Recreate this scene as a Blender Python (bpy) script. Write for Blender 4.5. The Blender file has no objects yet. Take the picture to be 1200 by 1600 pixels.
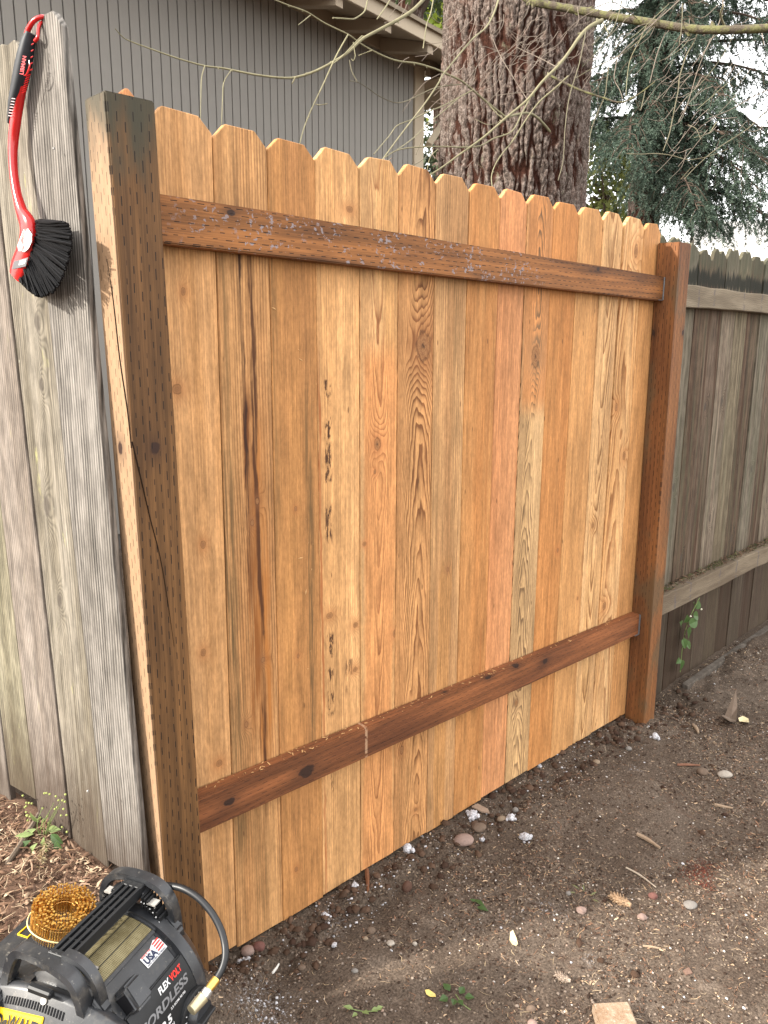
import bpy, bmesh, math, random
import numpy as np
from mathutils import Vector, Matrix

SC = bpy.context.scene
COL = SC.collection
R = math.radians
# ------------------------------------------------------------------ camera
CAM = np.array((-0.795633, -1.539487, 1.547559))
YAW, PIT, ROL, FOC = 0.755378, -0.207436, 0.005736, 1202.0
_cy, _sy = math.cos(YAW), math.sin(YAW)
FWD = np.array((_sy * math.cos(PIT), _cy * math.cos(PIT), math.sin(PIT)))
_r = np.array((_cy, -_sy, 0.0)); _u = np.cross(_r, FWD)
RGT = _r * math.cos(ROL) + _u * math.sin(ROL)
UPV = -_r * math.sin(ROL) + _u * math.cos(ROL)
cam_d = bpy.data.cameras.new('camera'); cam = bpy.data.objects.new('camera', cam_d); COL.objects.link(cam)
cam_d.sensor_fit = 'HORIZONTAL'; cam_d.sensor_width = 24.0; cam_d.lens = 24.0 * FOC / 1200.0
cam_d.clip_start = 0.05; cam_d.clip_end = 500
m = Matrix.Identity(4)
for i in range(3):
    m[i][0], m[i][1], m[i][2], m[i][3] = RGT[i], UPV[i], -FWD[i], CAM[i]
cam.matrix_world = m
SC.camera = cam
# ------------------------------------------------------------------ world, sun, exposure
SUN = Vector((-0.80, 0.33, 0.50)).normalized()
w = bpy.data.worlds.new('World'); SC.world = w; w.use_nodes = True
nt = w.node_tree; nt.nodes.clear()
wo = nt.nodes.new('ShaderNodeOutputWorld'); bg = nt.nodes.new('ShaderNodeBackground')
sky = nt.nodes.new('ShaderNodeTexSky'); sky.sky_type = 'NISHITA'; sky.sun_disc = False
sky.sun_elevation = math.asin(SUN.z); sky.sun_rotation = math.atan2(SUN.x, SUN.y)
sky.dust_density = 3.0; sky.air_density = 1.0; sky.ozone_density = 1.0
mx = nt.nodes.new('ShaderNodeMix'); mx.data_type = 'RGBA'; mx.inputs[0].default_value = 0.72
nt.links.new(sky.outputs[0], mx.inputs[6])
mx.inputs[7].default_value = (11.2, 10.9, 10.5, 1)          # a bright thin overcast laid over the blue
nt.links.new(mx.outputs[2], bg.inputs[0]); bg.inputs[1].default_value = 0.15
nt.links.new(bg.outputs[0], wo.inputs[0])
sd = bpy.data.lights.new('sun', 'SUN'); sd.energy = 3.6; sd.angle = R(1.6); sd.color = (1.0, 0.95, 0.86)
so = bpy.data.objects.new('sun', sd); COL.objects.link(so)
so.rotation_euler = SUN.to_track_quat('Z', 'Y').to_euler()
SC.view_settings.view_transform = 'Standard'; SC.view_settings.look = 'None'
SC.view_settings.exposure = 1.38; SC.view_settings.gamma = 1.0
SC.view_settings.use_curve_mapping = False
SC.render.resolution_x, SC.render.resolution_y = 768, 1024

rng = np.random.default_rng(7)
random.seed(7)

# ------------------------------------------------------------------ placing helpers
def ray(px, py):
    return FWD + (px - 600) / FOC * RGT - (py - 800) / FOC * UPV
def at(px, py, d):                       # point seen at (px,py) of the 1200x1600 photograph, d metres ahead
    return CAM + ray(px, py) * d
def onplane(px, py, o, n):
    v = ray(px, py); o = np.array(o, float); n = np.array(n, float)
    return CAM + v * (((o - CAM) @ n) / (v @ n))
def sstep(a, b, x):
    t = np.clip((np.asarray(x, float) - a) / (b - a), 0, 1); return t * t * (3 - 2 * t)

# value noise on arrays
_perm = rng.random(65536)
def _hash(ix, iy, s):
    k = (ix * 374761393 + iy * 668265263 + s * 974634777) & 0x7fffffff
    k = ((k ^ (k >> 13)) * 1274126177) & 0x7fffffff
    return _perm[(k ^ (k >> 16)) & 65535]
def vnoise(x, y, s=0):
    x = np.asarray(x, float); y = np.asarray(y, float)
    ix = np.floor(x).astype(np.int64); iy = np.floor(y).astype(np.int64)
    fx = x - ix; fy = y - iy; fx = fx * fx * (3 - 2 * fx); fy = fy * fy * (3 - 2 * fy)
    a = _hash(ix, iy, s); b = _hash(ix + 1, iy, s); c = _hash(ix, iy + 1, s); d = _hash(ix + 1, iy + 1, s)
    return (a * (1 - fx) + b * fx) * (1 - fy) + (c * (1 - fx) + d * fx) * fy
def fbm(x, y, s=0, o=4, g=0.5):
    t = 0; a = 1; n = 0
    for i in range(o):
        t = t + a * vnoise(x * 2 ** i, y * 2 ** i, s + i * 17); n += a; a *= g
    return t / n

# ------------------------------------------------------------------ object helpers
WO = {}
def prop(o, label=None, cat=None, group=None, kind=None):
    if label: o['label'] = label
    if cat: o['category'] = cat
    if group: o['group'] = group
    if kind: o['kind'] = kind
    return o
def link(name, data, parent=None, origin=(0, 0, 0)):
    o = bpy.data.objects.new(name, data); COL.objects.link(o)
    origin = Vector(origin); WO[o.name] = origin
    if parent is not None:
        o.parent = parent; o.location = origin - WO[parent.name]
    else:
        o.location = origin
    return o
def thing(name, label, cat, origin=(0, 0, 0), group=None):
    return prop(link(name, None, None, origin), label, cat, group)

class MB:
    """collects shapes in world space; build() links them as one mesh object"""
    def __init__(s): s.v = []; s.f = []; s.n = 0
    def add(s, v, f):
        v = np.asarray(v, float).reshape(-1, 3)
        s.v.append(v); s.f += [tuple(int(i) + s.n for i in q) for q in f]; s.n += len(v); return s
    def hexa(s, c):      # eight corners: bottom ring 0-3, top ring 4-7
        return s.add(c, [(3, 2, 1, 0), (4, 5, 6, 7), (0, 1, 5, 4), (1, 2, 6, 5), (2, 3, 7, 6), (3, 0, 4, 7)])
    def box(s, lo, hi, M=None):
        (a, b, c), (d, e, f) = lo, hi
        p = np.array([(a, b, c), (d, b, c), (d, e, c), (a, e, c), (a, b, f), (d, b, f), (d, e, f), (a, e, f)], float)
        if M is not None: p = M(p)
        return s.hexa(p)
    def prism(s, poly, fa, fb):        # polygon [(a,b)] mapped by fa / fb to the two end faces
        n = len(poly); A = [fa(*p) for p in poly]; B = [fb(*p) for p in poly]
        return s.add(A + B, [tuple(range(n))[::-1], tuple(range(n, 2 * n))] +
                     [(i, (i + 1) % n, n + (i + 1) % n, n + i) for i in range(n)])
    def tube(s, pts, rad, k=6, smooth=4, cap=True, flat=None):
        P = np.asarray(pts, float); rad = np.broadcast_to(np.asarray(rad, float), (len(P),)) if np.ndim(rad) < 2 else np.asarray(rad)
        if smooth > 1 and len(P) > 2: P, rad = catmull(P, rad, smooth)
        n = len(P); T = np.gradient(P, axis=0); T /= np.linalg.norm(T, axis=1)[:, None] + 1e-12
        up = np.array((0, 0, 1.0)) if flat is None else np.asarray(flat, float)
        if flat is None and abs(T[0] @ up) > .9: up = np.array((1.0, 0, 0))
        V = []
        N = up - (up @ T[0]) * T[0]
        for i in range(n):
            N = N - (N @ T[i]) * T[i]; N /= np.linalg.norm(N) + 1e-12
            B = np.cross(T[i], N)
            for j in range(k):
                a = 2 * math.pi * j / k
                V.append(P[i] + rad[i] * (math.cos(a) * N + math.sin(a) * B))
        F = [(i * k + j, i * k + (j + 1) % k, (i + 1) * k + (j + 1) % k, (i + 1) * k + j) for i in range(n - 1) for j in range(k)]
        if cap: F += [tuple(range(k))[::-1], tuple(range((n - 1) * k, n * k))]
        return s.add(V, F)
    def sweep(s, pts, prof, up=(0, 0, 1)):      # closed profile [(n,b)] swept along pts
        P = np.asarray(pts, float); n = len(P); k = len(prof)
        T = np.gradient(P, axis=0); T /= np.linalg.norm(T, axis=1)[:, None]
        up = np.asarray(up, float); V = []
        for i in range(n):
            B = up - (up @ T[i]) * T[i]; B /= np.linalg.norm(B); N = np.cross(B, T[i])
            V += [P[i] + a * N + b * B for a, b in prof]
        F = [(i * k + j, i * k + (j + 1) % k, (i + 1) * k + (j + 1) % k, (i + 1) * k + j) for i in range(n - 1) for j in range(k)]
        F += [tuple(range(k))[::-1], tuple(range((n - 1) * k, n * k))]
        return s.add(V, F)
    def lathe(s, prof, M, k=24, a0=0, a1=2 * math.pi):     # prof [(axial, radius)]; M maps local (axial, x, y) arrays
        full = abs(a1 - a0 - 2 * math.pi) < 1e-6
        kk = k if full else k + 1
        V = [(z, r * math.cos(a0 + (a1 - a0) * j / k), r * math.sin(a0 + (a1 - a0) * j / k)) for z, r in prof for j in range(kk)]
        F = [(i * kk + j, i * kk + (j + 1) % kk, (i + 1) * kk + (j + 1) % kk, (i + 1) * kk + j)
             for i in range(len(prof) - 1) for j in range(k)]
        F = [f[::-1] for f in F]
        if full: F += [tuple(range(kk)), tuple(range((len(prof) - 1) * kk, len(prof) * kk))[::-1]]
        return s.add(M(np.array(V)), F)
    def build(s, name, mat, parent=None, origin=(0, 0, 0), bevel=0, seg=1, smooth=False, angle=35, kind=None):
        me = bpy.data.meshes.new(name)
        V = np.concatenate(s.v) - np.array(origin, float)
        me.from_pydata(V.tolist(), [], s.f)
        if bevel or smooth:
            bm = bmesh.new(); bm.from_mesh(me)
            bmesh.ops.recalc_face_normals(bm, faces=bm.faces)
            if bevel:
                ed = [e for e in bm.edges if len(e.link_faces) == 2 and e.calc_face_angle() > R(25)]
                bmesh.ops.bevel(bm, geom=ed, offset=bevel, segments=seg, affect='EDGES', clamp_overlap=True)
            bm.to_mesh(me); bm.free()
        if smooth:
            me.shade_smooth(); me.set_sharp_from_angle(angle=R(angle))
        me.materials.append(mat)
        o = link(name, me, parent, origin)
        if kind: o['kind'] = kind
        return o
def catmull(P, rad, n):
    P = np.vstack([2 * P[0] - P[1], P, 2 * P[-1] - P[-2]]); out = []; ro = []
    for i in range(1, len(P) - 2):
        for t in np.arange(n) / n:
            a, b, c, d = P[i - 1], P[i], P[i + 1], P[i + 2]
            out.append(.5 * (2 * b + (c - a) * t + (2 * a - 5 * b + 4 * c - d) * t * t + (3 * b - a - 3 * c + d) * t ** 3))
            ro.append(rad[i - 1] * (1 - t) + rad[i] * t)
    return np.array(out + [P[-2]]), np.array(ro + [rad[-1]])
def trimesh(name, V, F, mat, parent=None, origin=(0, 0, 0), smooth=False, kind=None):   # big numpy triangle / quad meshes
    V = np.asarray(V, np.float32) - np.array(origin, np.float32); F = np.asarray(F, np.int32); k = F.shape[1]
    me = bpy.data.meshes.new(name)
    me.vertices.add(len(V)); me.vertices.foreach_set('co', V.ravel())
    me.loops.add(F.size); me.loops.foreach_set('vertex_index', F.ravel())
    me.polygons.add(len(F)); me.polygons.foreach_set('loop_start', np.arange(0, F.size, k, dtype=np.int32))
    me.update(calc_edges=True); me.validate()
    if smooth: me.shade_smooth()
    me.materials.append(mat)
    o = link(name, me, parent, origin)
    if kind: o['kind'] = kind
    return o

# ------------------------------------------------------------------ node material helper
class S:
    def __init__(s, g, k): s.g = g; s.k = k
    def __add__(s, o): return s.g.m('ADD', s, o)
    __radd__ = __add__
    def __sub__(s, o): return s.g.m('SUBTRACT', s, o)
    def __rsub__(s, o): return s.g.m('SUBTRACT', o, s)
    def __mul__(s, o): return s.g.m('MULTIPLY', s, o)
    __rmul__ = __mul__
    def __truediv__(s, o): return s.g.m('DIVIDE', s, o)
    def __neg__(s): return s.g.m('MULTIPLY', s, -1)
class G:
    def __init__(g, name):
        g.mat = bpy.data.materials.new(name); g.mat.use_nodes = True; g.nt = g.mat.node_tree; g.nt.nodes.clear()
        g.out = g.n('ShaderNodeOutputMaterial'); g.b = g.n('ShaderNodeBsdfPrincipled')
        g.nt.links.new(g.b.outputs[0], g.out.inputs[0]); g._c = None
        g.rough(.75); g.b.inputs['Specular IOR Level'].default_value = .25
    def n(g, t): return g.nt.nodes.new(t)
    def put(g, sock, v):
        if isinstance(v, S): g.nt.links.new(v.k, sock)
        elif isinstance(v, (tuple, list)) and len(v) == 3 and sock.type == 'RGBA': sock.default_value = (*v, 1)
        else: sock.default_value = v
    def m(g, op, a, b=None, c=None):
        n = g.n('ShaderNodeMath'); n.operation = op; g.put(n.inputs[0], a)
        if b is not None: g.put(n.inputs[1], b)
        if c is not None: g.put(n.inputs[2], c)
        return S(g, n.outputs[0])
    def xyz(g, kind='Object'):
        if g._c is None:
            g.tc = g.n('ShaderNodeTexCoord'); sp = g.n('ShaderNodeSeparateXYZ'); g.nt.links.new(g.tc.outputs[kind], sp.inputs[0])
            g._c = [S(g, sp.outputs[i]) for i in range(3)]; g.vec = S(g, g.tc.outputs[kind])
        return g._c
    def comb(g, x, y, z):
        n = g.n('ShaderNodeCombineXYZ'); g.put(n.inputs[0], x); g.put(n.inputs[1], y); g.put(n.inputs[2], z); return S(g, n.outputs[0])
    def scaled(g, sc, off=(0, 0, 0), vec=None):
        g.xyz(); n = g.n('ShaderNodeMapping'); g.put(n.inputs[0], vec or g.vec); n.inputs[1].default_value = off
        n.inputs[3].default_value = sc; return S(g, n.outputs[0])
    def noise(g, sc, off=(0, 0, 0), det=3, rough=.55, dist=0, vec=None):
        n = g.n('ShaderNodeTexNoise'); g.put(n.inputs['Vector'], g.scaled(sc, off, vec)); n.inputs['Scale'].default_value = 1
        n.inputs['Detail'].default_value = det; n.inputs['Roughness'].default_value = rough; n.inputs['Distortion'].default_value = dist
        return S(g, n.outputs[0])
    def voro(g, sc, off=(0, 0, 0), feat='F1', vec=None, rnd=1.0, out=0):
        n = g.n('ShaderNodeTexVoronoi'); n.feature = feat; g.put(n.inputs['Vector'], g.scaled(sc, off, vec)); n.inputs['Scale'].default_value = 1
        n.inputs['Randomness'].default_value = rnd
        return S(g, n.outputs[out])
    def ss(g, a, b, x):                       # smoothstep, also falling when a > b
        n = g.n('ShaderNodeMapRange'); n.interpolation_type = 'SMOOTHSTEP'; g.put(n.inputs[0], x)
        if a < b:
            n.inputs[1].default_value, n.inputs[2].default_value = a, b; n.inputs[3].default_value, n.inputs[4].default_value = 0, 1
        else:
            n.inputs[1].default_value, n.inputs[2].default_value = b, a; n.inputs[3].default_value, n.inputs[4].default_value = 1, 0
        return S(g, n.outputs[0])
    def gauss(g, d2): return g.m('EXPONENT', d2 * -1.0)
    def frac(g, x): return g.m('FRACT', x)
    def mix(g, a, b, f, mode='MIX'):
        n = g.n('ShaderNodeMix'); n.data_type = 'RGBA'; n.blend_type = mode; n.clamp_factor = True
        g.put(n.inputs[0], f); g.put(n.inputs[6], a); g.put(n.inputs[7], b); return S(g, n.outputs[2])
    def scale(g, c, v):                       # colour times value
        n = g.n('ShaderNodeVectorMath'); n.operation = 'SCALE'; g.put(n.inputs[0], c if isinstance(c, S) else c); g.put(n.inputs[3], v); return S(g, n.outputs[0])
    def rnd(g, i=0):
        n = g.n('ShaderNodeObjectInfo'); return S(g, n.outputs['Random'])
    def island(g):
        n = g.n('ShaderNodeNewGeometry'); return S(g, n.outputs['Random Per Island'])
    def col(g, c): g.put(g.b.inputs['Base Color'], c); return g
    def rough(g, v): g.put(g.b.inputs['Roughness'], v); return g
    def spec(g, v): g.b.inputs['Specular IOR Level'].default_value = v; return g
    def metal(g, v): g.b.inputs['Metallic'].default_value = v; return g
    def bump(g, h, strength=.5, dist=.002):
        n = g.n('ShaderNodeBump'); n.inputs['Strength'].default_value = strength; n.inputs['Distance'].default_value = dist
        g.put(n.inputs['Height'], h); g.nt.links.new(n.outputs[0], g.b.inputs['Normal']); return g
def plain(name, c, rough=.6, spec=.3, metal=0, var=0, vs=20):
    g = G(name); g.rough(rough).spec(spec).metal(metal)
    if var:
        n = g.noise((vs, vs, vs), det=4); g.col(g.scale(g.comb(*c), 1 - var + n * (2 * var)))
    else: g.col(c)
    return g.mat

# ------------------------------------------------------------------ wood materials (local x across, z along the grain)
def cedar(name, seed, c1, c2, dark, n_line=110, lines=.45, cath=None, knots=(), warp=.012, patch=.5,
          streak=None, heart=None, blotch=None, grey=None):
    g = G(name); x, y, z = g.xyz(); s = seed * 3.71
    wl = (g.noise((5, 5, .9), (s, s * 1.3, s), det=2) - .5) * warp * 6
    wf = (g.noise((60, 20, 3.5), (s * 2, 0, s), det=2) - .5) * .004
    F = (x + wl * .5 + wf) * n_line
    if cath:                                   # flat-sawn arches: (x0, strength, slope, narrowness)
        for (x0, a, sl, kx) in cath:
            X = (x + wl - x0) * kx
            F = F * .25 + (X * X + z * sl + (g.noise((22, 6, 4.5), (s, 3, s * 2), det=2) - .5) * .5) * a
    kd = None
    for (kx, kz, r, el, amp) in knots:
        X = (x - kx) / r; Z = (z - kz) / (r * el)
        d2 = X * X + Z * Z
        F = F + g.gauss(d2 * .10) * amp * 1.25
        dn = g.m('SQRT', d2) + (g.noise((110, 110, 60), (kx * 50, 0, kz), det=4, rough=.65) - .5) * 1.0
        core = g.ss(1.1, .5, dn); halo = g.gauss(d2 * .14)
        ring = g.ss(.25, .0, g.m('ABSOLUTE', dn - 1.0))
        db = dn if amp >= 3.2 else dn + 9.0
        kd = (core, halo, ring, dn, db) if kd is None else (g.m('MAXIMUM', kd[0], core), g.m('MAXIMUM', kd[1], halo), g.m('MAXIMUM', kd[2], ring), g.m('MINIMUM', kd[3], dn), g.m('MINIMUM', kd[4], db))
    f = g.frac(F); late = g.m('POWER', f, 2.6 if cath else 3.6) * g.ss(1.0, .9, f)
    lm = g.noise((14, 8, 1.1), (s, 9, s), det=3)
    fib = g.noise((620, 300, 9), (s, 0, s), det=3, rough=.6)
    fib2 = g.noise((100, 70, 1.7), (s * 3, 0, s), det=3, rough=.65)
    saw = g.noise((26, 10, 420), (0, s, s), det=2)
    pn = g.noise((13, 5, .75), (s * 1.7, s, s), det=4, rough=.6, dist=.6)
    tn = lambda q: (q[0] * 1.0, q[1] * .965, q[2] * 1.06)
    c = g.mix(tn(c1), tn(c2), g.ss(.5 - patch * .38, .5 + patch * .38, pn))
    if heart:                                  # (colour, x0, half width, z0, z1): warm heartwood field
        hc, x0, hw, z0, z1 = heart
        ed = g.m('ABSOLUTE', x - x0 + wl) + (g.noise((30, 9, 7), (s, 1, 5), det=3) - .5) * .02
        c = g.mix(c, hc, g.ss(hw, hw * .75, ed) * g.ss(z0 - .05, z0 + .05, z) * g.ss(z1 + .05, z1 - .05, z))
    c = g.mix(c, dark, g.m('MINIMUM', late * lines * (.45 + g.ss(.3, .65, lm) * 1.7), .92))
    fa = g.ss(.3, .7, g.noise((290, 150, 4.5), (s, 5, s), det=3, rough=.6))
    mo = g.ss(.3, .7, g.noise((42, 20, 8), (s, 2, s * 2), det=5, rough=.65))
    c = g.scale(c, .86 + g.ss(.3, .7, fib2) * .26)
    c = g.scale(c, .85 + fa * .27)
    c = g.scale(c, .80 + mo * .36); fz = g.noise((170, 90, 55), (s, 8, s), det=3, rough=.65); c = g.scale(c, .86 + g.ss(.3, .7, fz) * .26); c = g.scale(c, .88 + g.ss(.3, .7, g.noise((7, 3, 1.9), (s * 2, 2, s), det=3)) * .22)
    c = g.scale(c, .97 + saw * .06)
    dirt = g.ss(.56, .72, g.noise((19, 9, 2.4), (s, 6, s), det=5, rough=.68)); c = g.mix(c, g.scale(c, .62), dirt * .7)
    if grey:                                   # bluish mould veil along one side: (x0, half width, amount, z0, z1)
        for (x0, hw, am, z0, z1) in grey:
            gm = g.ss(hw, 0, g.m('ABSOLUTE', x - x0)) * g.ss(.36, .62, g.noise((120, 40, 4), (s, 4, s), det=5, rough=.65)) * g.ss(z0 - .12, z0 + .12, z) * g.ss(z1 + .12, z1 - .12, z)
            c = g.mix(c, (.105, .062, .026), gm * am)
    if streak:                                 # dark sappy streaks: list of (x0, half width, z0, z1, amount, colour)
        for (x0, hw, z0, z1, am, sc) in streak:
            d = g.m('ABSOLUTE', x - x0 + (g.noise((9, 5, 3.5), (s, z0 * 9, x0 * 90), det=3) - .5) * .03 + (g.noise((40, 20, 14), (s, z0, 3), det=3, rough=.65) - .5) * .010) / hw
            k = g.ss(1.0, .25, d) * g.ss(z0 - .1, z0 + .12, z) * g.ss(z1 + .1, z1 - .12, z) * g.ss(.24, .5, g.noise((150, 60, 4.5), (s, x0 * 30, z0), det=4)) * (.25 + .75 * g.ss(.36, .6, g.noise((50, 20, 3.2), (s, x0 * 70, z0), det=3)))
            c = g.mix(c, sc, g.m('MINIMUM', k * am, .95))
    if blotch:                                 # row of dark pitch blotches (x0, half width, z0, z1, amount)
        for (x0, hw, z0, z1, am) in blotch:
            k = g.ss(1.0, .4, g.m('ABSOLUTE', x - x0) / hw) * g.ss(z0 - .02, z0 + .02, z) * g.ss(z1 + .02, z1 - .02, z)
            k = k * g.ss(.47, .58, g.noise((95, 40, 24), (s, 7, 7), det=4, rough=.7)) * g.ss(.42, .50, g.noise((3, 3, 13), (s, 1, 7), det=1))
            c = g.mix(c, (.045, .018, .01), k * am)
    spk = g.voro((24, 4, 6.5), (s, s, s))
    c = g.mix(c, (.08, .035, .015), g.ss(.075, .035, spk) * .75)
    if kd is not None:
        core, halo, ring, dn = kd[:4]
        c = g.mix(c, g.scale(g.comb(*dark), 1.6), halo * .6)
        kr = g.frac(dn * 4.5)
        c = g.mix(c, g.mix((.14, .058, .022), (.30, .15, .065), kr), core * .9)
        c = g.mix(c, (.045, .02, .01), ring * .5)
        c = g.mix(c, (.025, .012, .008), g.ss(.30, .12, kd[4]) * .7)
    g.col(c).rough(.72).spec(.2)
    g.bump(fib * .5 + saw * .5 + late * .15, .35, .0012)
    return g.mat

def treated(name, seed, c1, c2, along='z', row=.0155, per=.036, top=None, specks=False, knots=(), dash=1.0, mould=None, pale=None, sun_side=None, lean=0):
    g = G(name); x, y, z = g.xyz(); s = seed * 2.3
    if along == 'z': al = z; ac = x + y; sc = lambda a, b: (a, a, b)
    else: al = x; ac = z + y; sc = lambda a, b: (b, a, a)
    q = ac / row + (g.noise(sc(8, 1.2), (s, s, s), det=2) - .5) * .5
    ri = g.m('FLOOR', q); fr = q - ri
    t = al / per + ri * .414 + (g.noise(sc(40, 9), (s, 0, s), det=1) - .5) * .25
    ti = g.m('FLOOR', t); ft = t - ti
    wn = g.n('ShaderNodeTexWhiteNoise'); wn.noise_dimensions = '3D'; g.put(wn.inputs[0], g.comb(ri, ti, 3.3)); wv = S(g, wn.outputs[0])
    ln = .3 + wv * .35
    dm = (.6 + wv * .4) * g.ss(.08, .04, g.m('ABSOLUTE', fr - .5 + (wv - .5) * .22)) * g.ss(.02, .06, ft) * g.m('LESS_THAN', ft, ln) * g.ss(.0, .25, wv + .12)
    fib = g.noise(sc(420, 8), (s, s, s), det=3, rough=.6)
    band = g.noise(sc(60, 1.4), (s, s, 0), det=3, rough=.6)
    pn = g.noise(sc(11, 2.2), (s, s * 2, s), det=4, rough=.6)
    c = g.mix(c1, c2, g.ss(.32, .68, pn))
    c = g.scale(c, .70 + g.ss(.28, .72, band) * .55); c = g.scale(c, .76 + g.ss(.28, .72, fib) * .45)
    if sun_side is not None: c = g.mix(c, g.scale(g.mix((.21, .125, .068), (.30, .195, .115), band), .7 + fib * .6), g.ss(sun_side + .001, sun_side - .001, x - (2.004 - z) * lean))  # sunlight painted into the colour: paler wood on the post's sun-facing side
    for (ka, kc, r) in knots:
        A = (al - ka) / (r * 1.5); B = (ac - kc) / r
        d2 = A * A + B * B; dn = g.m('SQRT', d2) + (g.noise((60, 60, 60), (ka * 9, 0, 0), det=2) - .5) * .7
        c = g.mix(c, (.03, .014, .009), g.m('MAXIMUM', g.ss(1.05, .6, dn), g.gauss(d2 * .3) * .55))
    if top is not None:
        k = g.ss(top - .16, top + .02, z + (g.noise((25, 25, 7), (s, 0, 0), det=3) - .5) * .3)
        c = g.mix(c, (.035, .036, .024), k * .88)
    if mould:
        k = g.ss(.5, .68, g.noise(sc(7, 4.5), (s * 5, 1, 0), det=3)) ; c = g.mix(c, mould, k * .7)
    if specks:
        for (a0, b0, am) in specks:
            sp = g.noise((85, 85, 95), (s, 0, 0), det=3, rough=.6); cl = g.noise((9, 8, 24), (s * 2, 4, 1), det=3)
            k = g.ss(.585, .62, sp) * g.ss(.44, .54, cl) * g.ss(a0 - .1, a0 + .1, al) * g.ss(b0 + .1, b0 - .1, al)
            c = g.mix(c, (.22, .19, .20), k * am)
    if pale:
        for (a0, hw) in pale:
            k = g.ss(hw, hw * .5, g.m('ABSOLUTE', al - a0)) * g.ss(.4, .5, g.noise((90, 90, 60), (1, 2, 3), det=2)); c = g.mix(c, (.33, .2, .12), k * .9)
    c = g.mix(c, (.008, .0045, .003), g.m('MINIMUM', dm * 1.15 * dash, .96))
    g.col(c).rough(.68).spec(.25); g.bump(fib * .5 - dm * 1.6, .5, .0014)
    return g.mat

def weathered(name, seed, c1, c2, freq=300, groove=.8, lichen=0, algae=0, brown=0, knots=(), stain=None, base_dark=0, streaky=0):
    g = G(name); x, y, z = g.xyz(); s = seed * 4.13
    wl = (g.noise((6, 6, 1.2), (s, s, s), det=2) - .5) * .03
    kd = None; F = (x + y * .6 + wl) * freq
    for (kx, kz, r) in knots:
        X = (x - kx) / r; Z = (z - kz) / (r * 2.0); d2 = X * X + Z * Z
        F = F + g.gauss(d2 * .2) * 7.0
        k = g.ss(1.1, .55, g.m('SQRT', d2) + (g.noise((90, 90, 50), (s, kz, 0), det=2) - .5) * .8)
        kd = k if kd is None else g.m('MAXIMUM', kd, k)
    f = g.frac(F); ridge = g.m('ABSOLUTE', f - .5) * 2
    fib = g.noise((480, 480, 7), (s, 0, s), det=4, rough=.62)
    pn = g.noise((16, 16, 1.5), (s, s, 0), det=5, rough=.62)
    bl = g.noise((40, 40, 12), (s, 2, s), det=4, rough=.65)
    c = g.mix(c1, c2, g.ss(.3, .7, pn))
    rv = g.ss(.3, .7, g.noise((30, 30, 2.5), (s, 4, 4), det=3))
    c = g.scale(c, 1.08 - g.ss(.75, .1, ridge) * groove * (.35 + rv * .55))
    c = g.scale(c, .66 + g.ss(.28, .72, fib) * .60); c = g.scale(c, .68 + g.ss(.3, .7, bl) * .56)
    if streaky:
        c = g.mix(c, g.scale(c1, 1.35), g.ss(.5, .68, g.noise((60, 60, 1.3), (s, 9, 3), det=4, rough=.65)) * streaky); c = g.mix(c, g.scale(c2, .35), g.ss(.54, .70, g.noise((75, 75, 1.1), (s, 2, 9), det=4, rough=.65)) * streaky)
    if lichen:
        k = g.ss(.6, .72, g.noise((22, 22, 5), (s, 8, 1), det=5, rough=.7)); c = g.mix(c, (.36, .35, .14), k * lichen)
        k = g.ss(.66, .76, g.noise((60, 60, 22), (s, 3, 1), det=4, rough=.7)); c = g.mix(c, (.5, .52, .42), k * lichen)
    if algae:
        k = g.ss(.42, .66, g.noise((30, 30, 1.6), (s, 1, 4), det=4)); c = g.mix(c, (.085, .09, .055), k * algae)
    if brown:
        k = g.ss(.5, .66, g.noise((24, 24, .9), (s, 5, 2), det=3)); c = g.mix(c, (.055, .028, .016), k * brown)
    if stain:                                   # dark damp bands (z0, z1, colour, amount)
        for (z0, z1, sc, am) in stain:
            zz = z + (g.noise((55, 55, 5), (s, 0, z0), det=4) - .5) * .14
            mid = (z0 + z1) / 2; hw = (z1 - z0) / 2
            k = g.ss(hw * 1.3, hw * .55, g.m('ABSOLUTE', zz - mid)); c = g.mix(c, sc, k * am)
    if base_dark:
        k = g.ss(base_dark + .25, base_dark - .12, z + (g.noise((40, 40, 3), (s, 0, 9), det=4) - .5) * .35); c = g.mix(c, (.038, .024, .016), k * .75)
    if kd is not None: c = g.mix(c, (.06, .05, .042), kd * .7)
    g.col(c).rough(.85).spec(.12); g.bump(ridge * groove * .8 + fib * .6 + bl * .4, .7, .0016)
    return g.mat

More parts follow.
